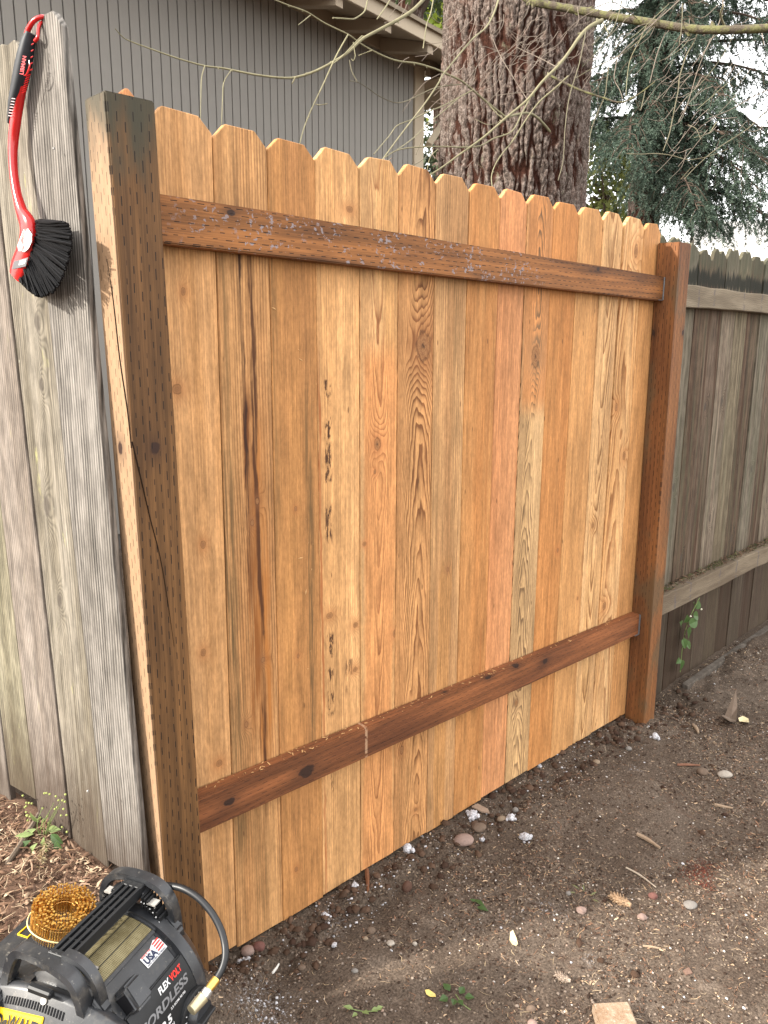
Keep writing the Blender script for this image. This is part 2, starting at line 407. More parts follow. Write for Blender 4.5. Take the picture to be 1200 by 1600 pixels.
# ================================================================== GROUND
def ground_h(x, y):
    x = np.asarray(x, float); y = np.asarray(y, float)
    h = -.03 + .085 * np.exp(-((x + .03) ** 2 + (y + .1) ** 2) / .10 ** 2)
    h = h - .04 * np.exp(-((x - 2.42) ** 2 + (y - .03) ** 2) / .16 ** 2)
    h = h + .035 * sstep(2.6, 4.0, x) * sstep(-.6, .1, y)
    bank = sstep(.02, -.17, x + .10 * sstep(0, 1, y)) * sstep(-.30, .02, y + .05 * (vnoise(x * 5, y * 5, 3) - .5))
    h = h + .375 * bank - .06 * bank * sstep(.2, 1.5, y)
    far = sstep(6, 20, np.hypot(x, y))
    h = h + (fbm(x * 1.6, y * 1.6, 1, 3) - .5) * .05 * (1 - .7 * np.exp(-(y / .12) ** 2))
    h = h + (fbm(x * 9, y * 9, 5, 3) - .5) * .022 * (1 - far) + (fbm(x * 34, y * 34, 8, 3) - .5) * .011 * (1 - far)
    # loosened soil along the foot of the new fence
    ridge = np.exp(-((y + .07) / .055) ** 2) * sstep(-.05, .15, x)
    h = h + ridge * ((fbm(x * 14, y * 14, 12, 3) - .42) * .075)
    h = h + (.014 + .012 * vnoise(x * 18, y * 3, 21)) * np.exp(-(y / .07) ** 2) * sstep(.02, .2, x) * sstep(2.15, 2.05, x)
    return h
def axis(lo, a, b, hi, step):
    core = np.arange(a, b, step); l = []; d = step; p = a
    while p > lo: d *= 1.35; p -= d; l.append(p)
    r = []; d = step; p = core[-1]
    while p < hi: d *= 1.35; p += d; r.append(p)
    return np.array(l[::-1] + core.tolist() + r)
gx = axis(-90, -1.0, 3.3, 90, .0105); gy = axis(-90, -1.25, .9, 90, .0105)
GX, GY = np.meshgrid(gx, gy, indexing='ij'); GZ = ground_h(GX, GY)
nx, ny = GX.shape; idx = np.arange(nx * ny).reshape(nx, ny)
gf = np.stack([idx[:-1, :-1], idx[1:, :-1], idx[1:, 1:], idx[:-1, 1:]], -1).reshape(-1, 4)
def soil_mat():
    g = G('dry soil'); x, y, z = g.xyz()
    a = g.noise((2.2, 2.2, 2.2), (3, 1, 0), det=5, rough=.6); b = g.noise((14, 14, 14), (0, 4, 0), det=6, rough=.65)
    f = g.noise((170, 170, 170), (1, 0, 0), det=4, rough=.7)
    c = g.mix((.112, .086, .066), (.076, .056, .042), g.ss(.35, .65, a))
    c = g.mix(c, (.150, .116, .089), g.ss(.52, .75, b))
    # damp dug soil near the fence
    near = g.ss(-.26, -.06, y + (g.noise((7, 7, 7), (9, 0, 0), det=4) - .5) * .22) * g.ss(.06, .03, y)
    c = g.mix(c, (.062, .045, .033), near * .5)
    red = g.ss(.6, .72, g.noise((3.1, 3.1, 3.1), (7, 7, 1), det=4, rough=.7)); c = g.mix(c, (.092, .045, .028), red * .5)
    c = g.scale(c, .35 + g.ss(.25, .75, f) * 1.1)
    v = g.voro((95, 95, 95), (0, 0, 0)); vk = g.voro((95, 95, 95), (0, 0, 0), out=1)
    lite = g.ss(.34, .2, v) * g.ss(.5, .62, g.noise((40, 40, 40), (5, 5, 5), det=3)); c = g.mix(c, (.27, .21, .155), lite * .75)
    dk = g.ss(.3, .16, g.voro((60, 60, 60), (2, 1, 0))) * g.ss(.5, .6, g.noise((22, 22, 22), (1, 5, 5), det=3)); c = g.mix(c, (.03, .019, .013), dk * .35)
    # spilled concrete dust: a few pale scuffs
    for (px, py, r) in POWDER:
        X = (x - px) / r; Y = (y - py) / r
        k = g.gauss(X * X + Y * Y) * g.ss(.54, .68, g.noise((130, 130, 130), (px * 9, py, 0), det=4, rough=.75)); c = g.mix(c, (.4, .39, .4), k * .9)
    # bark mulch colour on the bank at the left
    bk = g.ss(.12, .24, z); c = g.mix(c, g.scale(g.mix((.085, .05, .034), (.16, .10, .068), b), .4 + f), bk)
    g.col(c).rough(.95).spec(.08); g.bump(f + b * .8, .9, .004)
    return g.mat
def gp(px, py):                                    # ground point under a pixel of the photograph
    z = -.03
    for _ in range(12):
        v = ray(px, py); p = CAM + v * ((z - CAM[2]) / v[2]); z = .5 * z + .5 * float(ground_h(p[0], p[1]))
    return np.array((p[0], p[1], float(ground_h(p[0], p[1]))))
POWDER = [(*gp(852, 1418)[:2], .03), (*gp(875, 1432)[:2], .025), (*gp(400, 1560)[:2], .06), (*gp(420, 1580)[:2], .05), (*gp(740, 1278)[:2], .03), (*gp(992, 1203)[:2], .03), (*gp(520, 1440)[:2], .04), (*gp(920, 1497)[:2], .02)]
trimesh('ground', np.stack([GX, GY, GZ], -1).reshape(-1, 3), gf, soil_mat(), smooth=True, kind='structure')

# ================================================================== NEW CEDAR FENCE
fence = thing('wooden_fence', 'new orange cedar picket panel with two dark brown rails between treated posts', 'fence', (0, 0, -.03))
et = [.0, .147, .286, .424, .565, .702, .843, .983, 1.127, 1.261, 1.40, 1.547, 1.698, 1.836, 1.981, 2.109]
eb = [-.004, .130, .279, .422, .568, .705, .855, .988, 1.133, 1.266, 1.404, 1.552, 1.705, 1.84, 1.982, 2.112]
ztop = [2.027, 2.021, 2.017, 2.021, 2.024, 2.026, 2.025, 2.02, 2.023, 2.026, 2.022, 2.024, 2.027, 2.026, 2.021]
zbot = [.004, -.004, -.008, -.004, .001, .001, -.003, .0, .004, .006, .0, -.003, -.003, .002, -.002]
gapt = [0] * 12 + [.004, .011, .003]; gapb = [0] * 16
def K(i, px, py, r, el=1.5, amp=3.0):
    p = onplane(px, py, (0, 0, 0), (0, 1, 0)); cx = .25 * (et[i] + et[i + 1] + eb[i] + eb[i + 1]); return (p[0] - cx, p[2], r, el, amp)
LT, OR, PK, CR, TN = (.50, .275, .105), (.42, .195, .062), (.50, .245, .125), (.60, .345, .135), (.46, .265, .105)
DK = (.19, .075, .026)
wood = [
    cedar('cedar 1', 1, (.50, .285, .115), (.43, .225, .078), DK, 150, .22, knots=[K(0, 287, 455, .005), K(0, 277, 608, .010, 1.0), K(0, 318, 851, .006), K(0, 318, 1020, .006), K(0, 343, 1193, .008, 1.0)], patch=.7),
    cedar('cedar 2', 2, (.52, .30, .115), (.33, .155, .05), (.12, .05, .02), 130, .62, knots=[K(1, 402, 783, .006), K(1, 394, 817, .005), K(1, 411, 1031, .006, 1.0), K(1, 385, 1132, .005)], patch=.95,
          streak=[(.030, .030, .50, 1.40, .8, (.34, .125, .028)), (-.002, .016, .95, 1.45, 1.3, (.12, .040, .011)), (.006, .022, .6, 1.3, 1.0, (.19, .066, .016)), (.024, .010, .35, 1.80, 1.25, (.06, .022, .009)), (-.006, .007, .95, 1.90, 1.3, (.035, .014, .008)), (.012, .005, .2, .7, .7, (.10, .035, .012))],
          grey=[(-.058, .036, 1.0, .25, 1.35), (.01, .05, .45, .0, .45), (-.05, .02, .6, 1.3, 1.9)]),
    cedar('cedar 3', 3, (.405, .20, .062), (.34, .165, .055), DK, 170, .26, knots=[K(2, 462, 795, .004), K(2, 466, 1025, .004), K(2, 463, 1358, .005)], patch=.6, grey=[(.040, .022, 1.0, .45, 1.45), (-.06, .02, .6, 1.0, 1.9)]),
    cedar('cedar 4', 4, CR, (.47, .26, .095), DK, 120, .3, knots=[K(3, 516, 962, .010, .8), K(3, 556, 977, .008, .9), K(3, 556, 1046, .008, .9), K(3, 547, 327, .010, .7)], patch=.8,
          blotch=[(-.038, .016, 1.05, 1.5, .97), (-.036, .016, .55, .80, .97), (.03, .02, .6, .72, .7), (-.036, .012, .3, .5, .6)], streak=[(-.064, .006, .0, 1.6, .75, (.25, .07, .02))]),
    cedar('cedar 5', 5, (.58, .36, .15), (.48, .27, .095), (.24, .092, .034), 70, .62, cath=[(.005, 5.5, -1.15, 22)], knots=[K(4, 590, 694, .011, 1.5, 3.6), K(4, 586, 737, .005, 1.2, 1.5), K(4, 570, 850, .006, 1.0, 1), K(4, 617, 990, .007, 1.5, 1)], heart=((.55, .255, .095), .004, .068, -.1, 1.55), patch=.6),
    cedar('cedar 6', 6, (.45, .225, .078), (.50, .27, .098), (.14, .052, .018), 90, .9, cath=[(.03, 7.5, 1.0, 14)], knots=[K(5, 662, 541, .026, 1.5, 6.0), K(5, 628, 1172, .008, 1.6, 2), K(5, 650, 1265, .006, 1, 1)], patch=.9),
    cedar('cedar 7', 7, (.54, .33, .135), (.33, .165, .06), (.15, .065, .028), 120, .5, knots=[K(6, 700, 890, .005, 1.4, 1)], patch=1.2, grey=[(.02, .05, .35, .6, 1.9), (-.05, .03, .4, .0, 1.3)], heart=((.44, .22, .08), .0, .03, -.1, .9)),
    cedar('cedar 8', 8, (.47, .245, .082), (.39, .175, .052), DK, 130, .4, patch=.6, streak=[(.045, .006, .1, 1.4, .5, (.30, .10, .03))]),
    cedar('cedar 9', 9, (.50, .245, .098), (.45, .205, .076), (.30, .11, .05), 120, .42, patch=.7, streak=[(.062, .005, .4, 1.2, .5, (.34, .13, .05))]),
    cedar('cedar 10', 10, (.56, .37, .165), (.47, .29, .115), (.15, .085, .042), 80, .95, cath=[(.0, 8.5, 1.3, 15)], knots=[K(9, 837, 557, .020, 1.7, 4.0), K(9, 807, 1098, .010, 1.6, 2.5)], heart=((.52, .225, .078), .0, .09, 1.36, 2.2), patch=.8, grey=[(-.02, .05, .3, .4, 1.3)]),
    cedar('cedar 11', 11, (.45, .215, .066), (.40, .175, .05), (.24, .09, .03), 140, .45, knots=[K(10, 872, 860, .006, 1.4, 1)], patch=.6),
    cedar('cedar 12', 12, (.48, .26, .092), (.44, .225, .075), (.25, .11, .04), 120, .3, knots=[K(11, 903, 935, .005, 1.4, 1)], patch=.5),
    cedar('cedar 13', 13, (.61, .38, .165), (.52, .31, .12), (.22, .10, .035), 80, .85, cath=[(.0, 5.0, -1.2, 18)], knots=[K(12, 927, 821, .009, 1.2, 2)], patch=.6),
    cedar('cedar 14', 14, (.60, .38, .165), (.50, .27, .095), (.24, .10, .034), 90, .7, cath=[(.02, 3.5, .9, 12)], knots=[K(13, 963, 636, .010, 1.4, 2), K(13, 975, 712, .011, 1.4, 2), K(13, 944, 947, .013, 1.1, 2), K(13, 994, 392, .012, 1.8, 3)], patch=.7),
    cedar('cedar 15', 15, (.475, .25, .088), (.45, .225, .075), DK, 130, .25, patch=.4),
]
def picket(name, xl, xr, bl, br, zt, zb, y, th, mat, parent, ch=(.031, .031), bevel=.0016, curve=0):
    cx = .25 * (xl + xr + bl + br)
    mb = MB()
    dt = random.uniform(-.002, .002)
    outl = [(bl, zb), (br, zb + random.uniform(-.002, .002)), (xr, zt - ch[1]), (xr - ch[0], zt + dt), (xl + ch[0], zt - dt), (xl, zt - ch[1] + random.uniform(-.002, .002))]
    mb.prism(outl, lambda a, b: (a, y, b), lambda a, b: (a, y + th, b))
    return mb.build(name, mat, parent, (cx, 0, 0), bevel=bevel)
for i in range(15):
    picket('picket', et[i] + random.uniform(.0006, .0016) + gapt[i] * .5, et[i + 1] - random.uniform(.0006, .0016) - gapt[i + 1 if i < 14 else 14] * .5, eb[i] + .0007, eb[i + 1] - .0007,
           ztop[i], zbot[i], random.uniform(0, .0025), .0165, wood[i], fence)
picket('picket', -.075, -.006, -.07, -.008, 2.045, -.02, .002, .0165, wood[8], fence)
# posts (the left one leans a little)
LPM = treated('treated post near', 1, (.138, .066, .023), (.086, .041, .015), 'z', top=1.98, sun_side=-.0125, lean=.01412, knots=[(1.35, .0, .012)])  # left face coloured paler to look sunlit
RPM = treated('treated post far', 2, (.195, .078, .025), (.12, .046, .016), 'z', mould=(.09, .06, .03), knots=[(1.62, .03, .01), (.62, .05, .012)], dash=.8)
def post(name, top, bot, mat, wdt=.098):
    (tx, ty, tz), (bx, by, bz) = top, bot
    c = [(bx, by, bz), (bx + wdt, by, bz), (bx + wdt, by + .0885, bz), (bx, by + .0885, bz), (tx, ty, tz), (tx + wdt, ty, tz + .001), (tx + wdt, ty + .0885, tz + .004), (tx, ty + .0885, tz + .003)]
    return MB().hexa(c).build(name, mat, fence, ((tx + bx) / 2, -.045, 0), bevel=.003, seg=2)
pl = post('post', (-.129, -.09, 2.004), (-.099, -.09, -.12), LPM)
prop(pl, 'treated post at the near end with a dark mouldy top')
# long drying check running down the post face
g_ = plain('dark crack', (.015, .009, .006), .9, .05)
ck = []
for (px, py) in [(168, 405), (178, 470), (188, 560), (200, 640), (206, 700)]: ck.append(onplane(px, py, (-.116, 0, 0), (1, 0, .015)) + np.array((-.0012, 0, 0)))
ck2 = []
for (px, py) in [(206, 690), (220, 748), (235, 812), (250, 870), (262, 940), (272, 1010)]: ck2.append(onplane(px, py, (0, -.09, 0), (0, 1, 0)) + np.array((0, -.0006, 0)))
MB().tube(ck, [.0006, .0012, .0014, .0015, .0010], 5, 3).build('crack', g_, fence, (-.12, -.09, 1)); MB().tube(ck2, [.0016, .0014, .0011, .0009, .0007, .0003], 5, 3).build('crack', g_, fence, (-.06, -.09, 1))
post('post', (2.083, -.09, 1.951), (2.107, -.09, -.14), RPM, .094)
# rails and their metal hangers
RM1 = treated('rail timber upper', 3, (.235, .094, .028), (.085, .032, .011), 'x', row=.0135, per=.031, specks=[(.05, 1.3, .9)], knots=[(1.62, .0, .008), (.16, .01, .009)], dash=1.0)
RM2 = treated('rail timber lower', 5, (.20, .072, .026), (.105, .037, .015), 'x', row=.0135, per=.031, knots=[(.10, -.018, .013), (.34, -.03, .022), (1.25, .01, .016), (1.42, -.025, .013), (1.10, .012, .012), (.9, .03, .007)], dash=.55, pale=[(.555, .006)])
def rail(name, x0, x1, z0a, z1a, z0b, z1b, mat, o):
    n = 15; mb = MB(); V = []; 
    for i in range(n):
        t = i / (n - 1); x = x0 + (x1 - x0) * t; wv = .0022 * math.sin(t * 7 + o * 3) + random.uniform(-.0007, .0007)
        za, zb = z0a + (z0b - z0a) * t, z1a + (z1b - z1a) * t
        V += [(x, -.0385 + wv, za), (x, -.0015, za), (x, -.0015, zb + .0015), (x, -.0385 + wv, zb + random.uniform(-.0012, .0012))]
    F = [(i * 4 + j, i * 4 + (j + 1) % 4, i * 4 + 4 + (j + 1) % 4, i * 4 + 4 + j) for i in range(n - 1) for j in range(4)] + [(3, 2, 1, 0), tuple(range(4 * n - 4, 4 * n))]
    return mb.add(V, F).build(name, mat, fence, (0, -.02, (z0a + z1a) / 2), bevel=.003, seg=2)
r1 = rail('rail', -.03, 2.082, 1.757, 1.852, 1.739, 1.829, RM1, 1); r1['label'] = 'upper brown rail flecked with pale grey spots'
r2 = rail('rail', -.02, 2.0985, .407, .504, .377, .469, RM2, 2); r2['label'] = 'lower brown rail with dark knots'
galv = plain('galvanised metal', (.16, .175, .19), .5, .5, .6, .25, 60)
for rr, za, zb, xx in ((r1, 1.742, 1.826, 2.0835), (r2, .379, .466, 2.0995)):
    mb = MB(); mb.box((xx - .0035, -.0430, za), (xx, -.004, zb)); mb.box((xx - .03, -.0405, za - .002), (xx, -.0015, za + .0005)); 
    mb.build('rail_hanger', galv, rr, (xx, -.05, za), bevel=.0008)
for k, (nx_, nz_) in enumerate([(-.045, 1.80), (-.05, .45)]): pass

# sawdust and splinters caught on the lower rail
sd_m = plain('fresh sawdust', (.52, .31, .14), .9, .05)
mb = MB()
for _ in range(120):
    x = random.uniform(.05, 1.2) if random.random() < .8 else random.uniform(1.2, 2.0); t = x / 2.08; zt_ = .504 + (.469 - .504) * t
    c = np.array((x, random.uniform(-.034, -.004), zt_ + .0015)); a = random.uniform(0, 6.28); L = random.uniform(.001, .006)
    d = np.array((math.cos(a), math.sin(a), random.uniform(-.1, .3))) * L; q = np.array((-d[1], d[0], 0)) * .25
    mb.add([c - d - q, c - d + q, c + d + q, c + d - q, c + (0, 0, .0012)], [(0, 1, 4), (1, 2, 4), (2, 3, 4), (3, 0, 4)])
mb.build('sawdust', sd_m, r2, (0, -.02, .5), kind='stuff')
# pale nicks and splinters on the pickets
mb = MB()
for (px, py, L, a) in [(470, 872, .012, 0), (487, 890, .006, 1), (478, 925, .012, 1.3), (496, 968, .005, 1.4), (478, 980, .004, 1.4), (485, 1017, .004, 1.3), (465, 1040, .004, 1.3), (481, 1045, .004, 0), (490, 775, .003, 0), (479, 812, .003, 1), (482, 848, .004, 1.4), (489, 850, .003, 1.4), (470, 562, .010, -.5), (494, 600, .003, 1.3), (489, 625, .003, 1.2), (493, 772, .003, .3), (493, 1275, .006, 1.4), (497, 1295, .009, 1.5), (497, 1340, .005, 1.3), (486, 1395, .003, 1), (445, 1375, .004, .1), (467, 547, .006, -.2), (428, 482, .012, -.4)]:
    c = onplane(px, py, (0, -.0008, 0), (0, 1, 0)); d = np.array((math.cos(a), 0, math.sin(a))) * L * .7; q = np.array((-d[2], 0, d[0])) * .22
    mb.add([c - d, c + q, c + d, c - q, c + (0, -.0012, 0)], [(0, 1, 4), (1, 2, 4), (2, 3, 4), (3, 0, 4)])
mb.build('splinter', sd_m, fence, (.45, 0, .8), kind='stuff')

# ================================================================== OLD GREY FENCE AT THE LEFT
th = R(100); LD = np.array((math.cos(th), math.sin(th), 0)); LN = np.array((-LD[1], LD[0], 0))   # along the fence, towards the viewer
LO = np.array((-.1405, -.03, 0))
lf = thing('wooden_fence', 'sunlit weathered grey plank fence with a red brush hung on it', 'fence', tuple(LO + LD * .3 + np.array((0, 0, .3))))
def L3(s, off, z): return LO + LD * s + LN * off + np.array((0, 0, z))
def lplank(st0, st1, sb0, sb1, zt, zb, off, mat, ragged=.012, thick=.017):
    # own local frame: x across, z up
    mb = MB(); n = 7
    top = [(st0 + (st1 - st0) * k / (n - 1), zt - ragged * random.random() - (ragged * 2.2 if k in (0, n - 1) else 0)) for k in range(n)]
    outl = [(sb1, zb), (sb0, zb + .006)] + top
    mb.prism([(a, b) for a, b in outl], lambda a, b: (-a, 0, b), lambda a, b: (-a, thick, b))
    cx = (st0 + st1 + sb0 + sb1) / 4
    o = mb.build('plank', mat, None, (-cx, 0, 0), bevel=.0018)
    o.parent = lf; o.rotation_euler = (0, 0, math.atan2(-LD[1], -LD[0]))
    wpos = Vector(L3(cx, off, 0)); o.location = wpos - WO[lf.name]; WO[o.name] = wpos
    return o
GA, GB = (.33, .305, .275), (.22, .20, .175)
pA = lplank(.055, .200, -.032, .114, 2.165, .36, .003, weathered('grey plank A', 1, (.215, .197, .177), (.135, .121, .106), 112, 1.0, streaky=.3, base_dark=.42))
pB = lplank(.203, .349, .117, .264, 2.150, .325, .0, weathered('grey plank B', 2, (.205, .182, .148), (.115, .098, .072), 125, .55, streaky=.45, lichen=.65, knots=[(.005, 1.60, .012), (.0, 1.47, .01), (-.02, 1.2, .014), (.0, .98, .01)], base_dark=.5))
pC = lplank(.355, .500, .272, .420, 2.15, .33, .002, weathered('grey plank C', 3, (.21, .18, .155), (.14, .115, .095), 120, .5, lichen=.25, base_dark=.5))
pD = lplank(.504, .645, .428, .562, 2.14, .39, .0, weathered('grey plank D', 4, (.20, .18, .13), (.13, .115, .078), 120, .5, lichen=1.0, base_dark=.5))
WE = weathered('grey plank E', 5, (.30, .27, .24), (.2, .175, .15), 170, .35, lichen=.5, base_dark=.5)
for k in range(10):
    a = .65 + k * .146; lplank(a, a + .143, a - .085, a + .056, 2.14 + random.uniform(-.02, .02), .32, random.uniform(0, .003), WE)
mb = MB()
a_, b_ = L3(.0, -.036, .0), L3(2.0, -.036, 0)
for z0, z1 in ((.6, .69), (1.75, 1.84)):
    q = [L3(.16, -.057, z0), L3(2.1, -.057, z0), L3(2.1, -.019, z0), L3(.16, -.019, z0), L3(.16, -.057, z1), L3(2.1, -.057, z1), L3(2.1, -.019, z1), L3(.16, -.019, z1)]
    MB().hexa(q).build('rail', WE, lf, tuple(L3(1, -.04, z0)), bevel=.003)
# nails in the planks
nail_m = plain('old steel nail', (.42, .41, .40), .5, .5, .6)
def lpx(px, py, off): return onplane(px, py, LO + LN * off, LN)
mb = MB(); a = lpx(16, 212, .004); b = a + LN * .018 + np.array((0, 0, .006)) + LD * .004
mb.tube([a, b], .0017, 8, 1); mb.tube([b, b + (b - a) * .08], .0042, 10, 1); mb.build('nail', nail_m, pB, tuple(a))
for (px, py) in [(102, 233), (81, 243), (60, 243), (193, 1230)]:
    a = lpx(px, py, .0035); MB().tube([a, a + LN * .0012], .0028, 10, 1).build('nail', nail_m if px in (102, 193) else g_, pA, tuple(a))

# ================================================================== OLD FENCE AT THE RIGHT
rf = thing('wooden_fence', 'dark weathered fence beyond the brown post with mossy picket tops', 'fence', (3.3, .05, -.03))
RM = [weathered('old picket %d' % k, 20 + k, c1, c2, 95, .55, algae=.35, brown=br * .8, knots=kn, streaky=.85,
                stain=[(1.82, 1.90, (.016, .017, .013), .93), (1.90, 2.06, (.062, .066, .044), .6)], base_dark=.42)
      for k, (c1, c2, br, kn) in enumerate([((0.178, 0.142, 0.095), (0.119, 0.093, 0.060), .25, ()), ((0.160, 0.133, 0.100), (0.106, 0.087, 0.062), .3, [(.02, .95, .012)]),
                                           ((0.131, 0.093, 0.068), (0.065, 0.043, 0.028), .9, [(-.02, 1.3, .012)]), ((0.196, 0.154, 0.113), (0.125, 0.093, 0.069), .5, [(.01, 1.32, .014), (.0, .75, .012)]),
                                           ((0.111, 0.075, 0.051), (0.059, 0.038, 0.025), .8, [(.01, .6, .012)])])]
x = 2.13; k = 0
seq = [0, 0, 1, 4, 2, 3, 0, 4, 1, 2, 3, 0, 4, 2, 1, 3, 0, 2, 4, 1, 3, 0, 4, 1]
while k < 24:
    wd = .138 + random.uniform(-.008, .006); zt = 2.004 + random.uniform(-.022, .012) + .0006 * k
    cx = x + wd / 2; mb = MB(); n = 9; yb = .05 + random.uniform(-.003, .003)
    lean = random.uniform(-.006, .006)
    top = []
    for q in range(n):
        t = q / (n - 1); e = abs(t - .5) * 2
        top.append((x + wd - wd * t + lean, zt - .036 * max(0, e - .45) / .55 - random.uniform(0, .014) - (random.uniform(.01, .03) if random.random() < .18 else 0)))
    zb = -.07 + .02 * sstep(2.5, 4, x) + random.uniform(-.005, .005)
    outl = [(x, zb), (x + wd, zb)] + top
    mb.prism(outl, lambda a, b: (a, yb, b), lambda a, b: (a, yb + .017, b))
    mb.build('picket', RM[seq[k]], rf, (cx, .05, 0), bevel=.0015)
    x += wd + random.uniform(.0015, .005); k += 1
ORM = weathered('old rail upper', 31, (.33, .28, .21), (.23, .19, .14), 10, .0, algae=.0)
def oldrail_mat(name, seed, c1, c2):
    g = G(name); x, y, z = g.xyz(); s = seed * 1.0
    F = (z + (g.noise((7, 7, 7), (s, 0, 0), det=3) - .5) * .06) * 130
    l = g.m('POWER', g.frac(F), 3.0); fib = g.noise((9, 300, 420), (s, 0, 0), det=4, rough=.6); pn = g.noise((3, 20, 20), (s, 1, 0), det=4)
    c = g.mix(c1, c2, g.ss(.35, .65, pn)); c = g.scale(c, .6 + fib * .8); c = g.mix(c, (.09, .07, .05), l * .65)
    for xk in (2.47, 2.62, 2.93, 3.13, 3.4):
        d = g.m('ABSOLUTE', x - (xk - 3.3) + (g.noise((1, 30, 30), (xk, 0, 0), det=2) - .5) * .03) / .012
        c = g.mix(c, (.10, .085, .085), g.ss(1, .3, d) * .7 * g.ss(.4, .6, g.noise((50, 50, 50), (xk, 1, 0), det=3)))
    g.col(c).rough(.85).spec(.1).bump(fib + l * -.6, .7, .002); return g.mat
ORU = oldrail_mat('old rail upper', 1, (.215, .175, .125), (.15, .12, .085)); ORL = oldrail_mat('old rail lower', 6, (.19, .150, .105), (.12, .09, .062))
def orail(z0a, z1a, z0b, z1b, mat, dy=0, parent=rf):
    n = 26; V = []
    for i in range(n):
        t = i / (n - 1); xx = 2.19 + 3.3 * t; j = lambda s_: random.uniform(-.0025, .0025)
        za, zb = z0a + (z0b - z0a) * t, z1a + (z1b - z1a) * t
        V += [(xx, 0 + dy + j(0), za + j(0)), (xx, .0465, za), (xx, .0465, zb), (xx, 0 + dy + j(0), zb + j(0))]
    F = [(i * 4 + j, i * 4 + (j + 1) % 4, i * 4 + 4 + (j + 1) % 4, i * 4 + 4 + j) for i in range(n - 1) for j in range(4)] + [(3, 2, 1, 0), tuple(range(4 * n - 4, 4 * n))]
    return MB().add(V, F).build('rail', mat, parent, (3.3, .02, (z0a + z1a) / 2), bevel=.003)
orail(1.729, 1.818, 1.745, 1.82, ORU); olr = orail(.388, .482, .46, .55, ORL, -.012)

# ================================================================== HOUSE BEHIND THE FENCE
ha = R(8); HD = np.array((math.cos(ha), math.sin(ha), 0)); HN = np.array((math.sin(ha), -math.cos(ha), 0))    # along the wall, out of the wall
HO = np.array((0, 4.0, 0)) - HD * .557
def H3(s, off, z): return HO + HD * s + HN * off + np.array((0, 0, z))
house = thing('house', 'grey house wall of grooved siding under wide eaves behind the cedar panel', 'house', tuple(H3(3, 0, 0)))
def paint(name, c, dirt=.12):
    g = G(name); a = g.noise((1.3, 1.3, .7), (1, 2, 3), det=4); b = g.noise((60, 60, 14), (0, 0, 1), det=4, rough=.65)
    g.col(g.scale(g.comb(*c), 1 - dirt * 1.5 + a * dirt * 2 + b * dirt)).rough(.8).spec(.2).bump(b, .3, .002); return g.mat
SID = paint('grey siding paint', (.235, .222, .202)); TRIM = paint('trim paint', (.42, .35, .26)); GRV = paint('siding groove', (.10, .093, .085)); SOF = paint('eave soffit', (.33, .27, .20))
def hbox(s0, s1, o0, o1, z0, z1): return MB().hexa([H3(s0, o1, z0), H3(s1, o1, z0), H3(s1, o0, z0), H3(s0, o0, z0), H3(s0, o1, z1), H3(s1, o1, z1), H3(s1, o0, z1), H3(s0, o0, z1)])
ZS = 4.60
hbox(-1.4, 6.20, -.20, -.012, -.2, ZS + .1).build('wall', GRV, house, tuple(H3(0, 0, 1)))
GW = .0868
bm0 = hbox(-GW / 2 + .0045, GW / 2 - .0045, -.011, 0, .1, ZS - .11).build('siding_board', SID, house, tuple(H3(0, 0, 0)), bevel=.002)
sdat = bm0.data; s_ = 6.165 - GW / 2; first = True
while s_ > -1.3:
    if first: o = bm0; first = False
    else: o = bpy.data.objects.new('siding_board', sdat); COL.objects.link(o); o.parent = house
    o.location = Vector(H3(s_, 0, 0)) - WO[house.name]; s_ -= GW
cb = hbox(6.168, 6.335, -.20, .022, -.1, ZS - .11).build('corner_board', TRIM, house, tuple(H3(6.25, 0, 1)), bevel=.003)
hbox(-1.4, 6.34, -.02, .03, ZS - .112, ZS + .0).build('frieze_board', SOF, house, tuple(H3(0, 0, ZS)), bevel=.003)
# gable return: the end wall going back, the eave, its rafters, fascia and roof
e0 = H3(6.33, -.02, 0)
hbox(6.18, 6.33, -7.0, -.203, -.2, ZS + .1).build('end_wall', SID, house, tuple(H3(6.25, -3, 1)))
OV = .62; ZF = 4.40
def slab(s0, s1, pts, name, mat, bev=.004): 
    n = len(pts); A = [H3(s0, o, z) for o, z in pts]; B = [H3(s1, o, z) for o, z in pts]
    return MB().add(A + B, [tuple(range(n)), tuple(range(n, 2 * n))[::-1]] + [(i, n + i, n + (i + 1) % n, (i + 1) % n) for i in range(n)]).build(name, mat, house, tuple(H3(s0, pts[0][0], pts[0][1])), bevel=bev)
RE = 7.15
sl = .30
slab(-1.9, RE, [(OV, ZF + .02), (-.4, ZF + .02 + (OV + .4) * sl), (-.4, ZF + .045 + (OV + .4) * sl), (OV, ZF + .045)], 'soffit_boards', SOF)
slab(-1.9, RE, [(OV + .001, ZF), (OV + .032, ZF), (OV + .032, ZF + .125), (OV + .001, ZF + .125)], 'fascia', TRIM)
roofm = plain('roof shingles', (.23, .19, .14), .9, .1, 0, .3, 30)
slab(-2.0, RE + .06, [(OV + .07, ZF + .110), (OV + .07, ZF + .145), (-4.5, ZF + .145 + (OV + 4.57) * sl), (-4.5, ZF + .09 + (OV + 4.57) * sl)], 'roof', roofm, 0)
slab(RE, RE + .035, [(OV + .03, ZF - .002), (OV + .03, ZF + .105), (-4.5, ZF + .10 + (OV + 4.5) * sl), (-4.5, ZF - .03 + (OV + 4.5) * sl)], 'rake_board', TRIM)
for s in (5.6, 4.95, 4.3, 3.65, 3.0):
    slab(s - .045, s + .045, [(.03, ZF - .03 + (OV - .03) * sl - .08), (OV, ZF - .07), (OV, ZF + .018), (.03, ZF + .018 + (OV - .03) * sl)], 'rafter', SOF, .003)
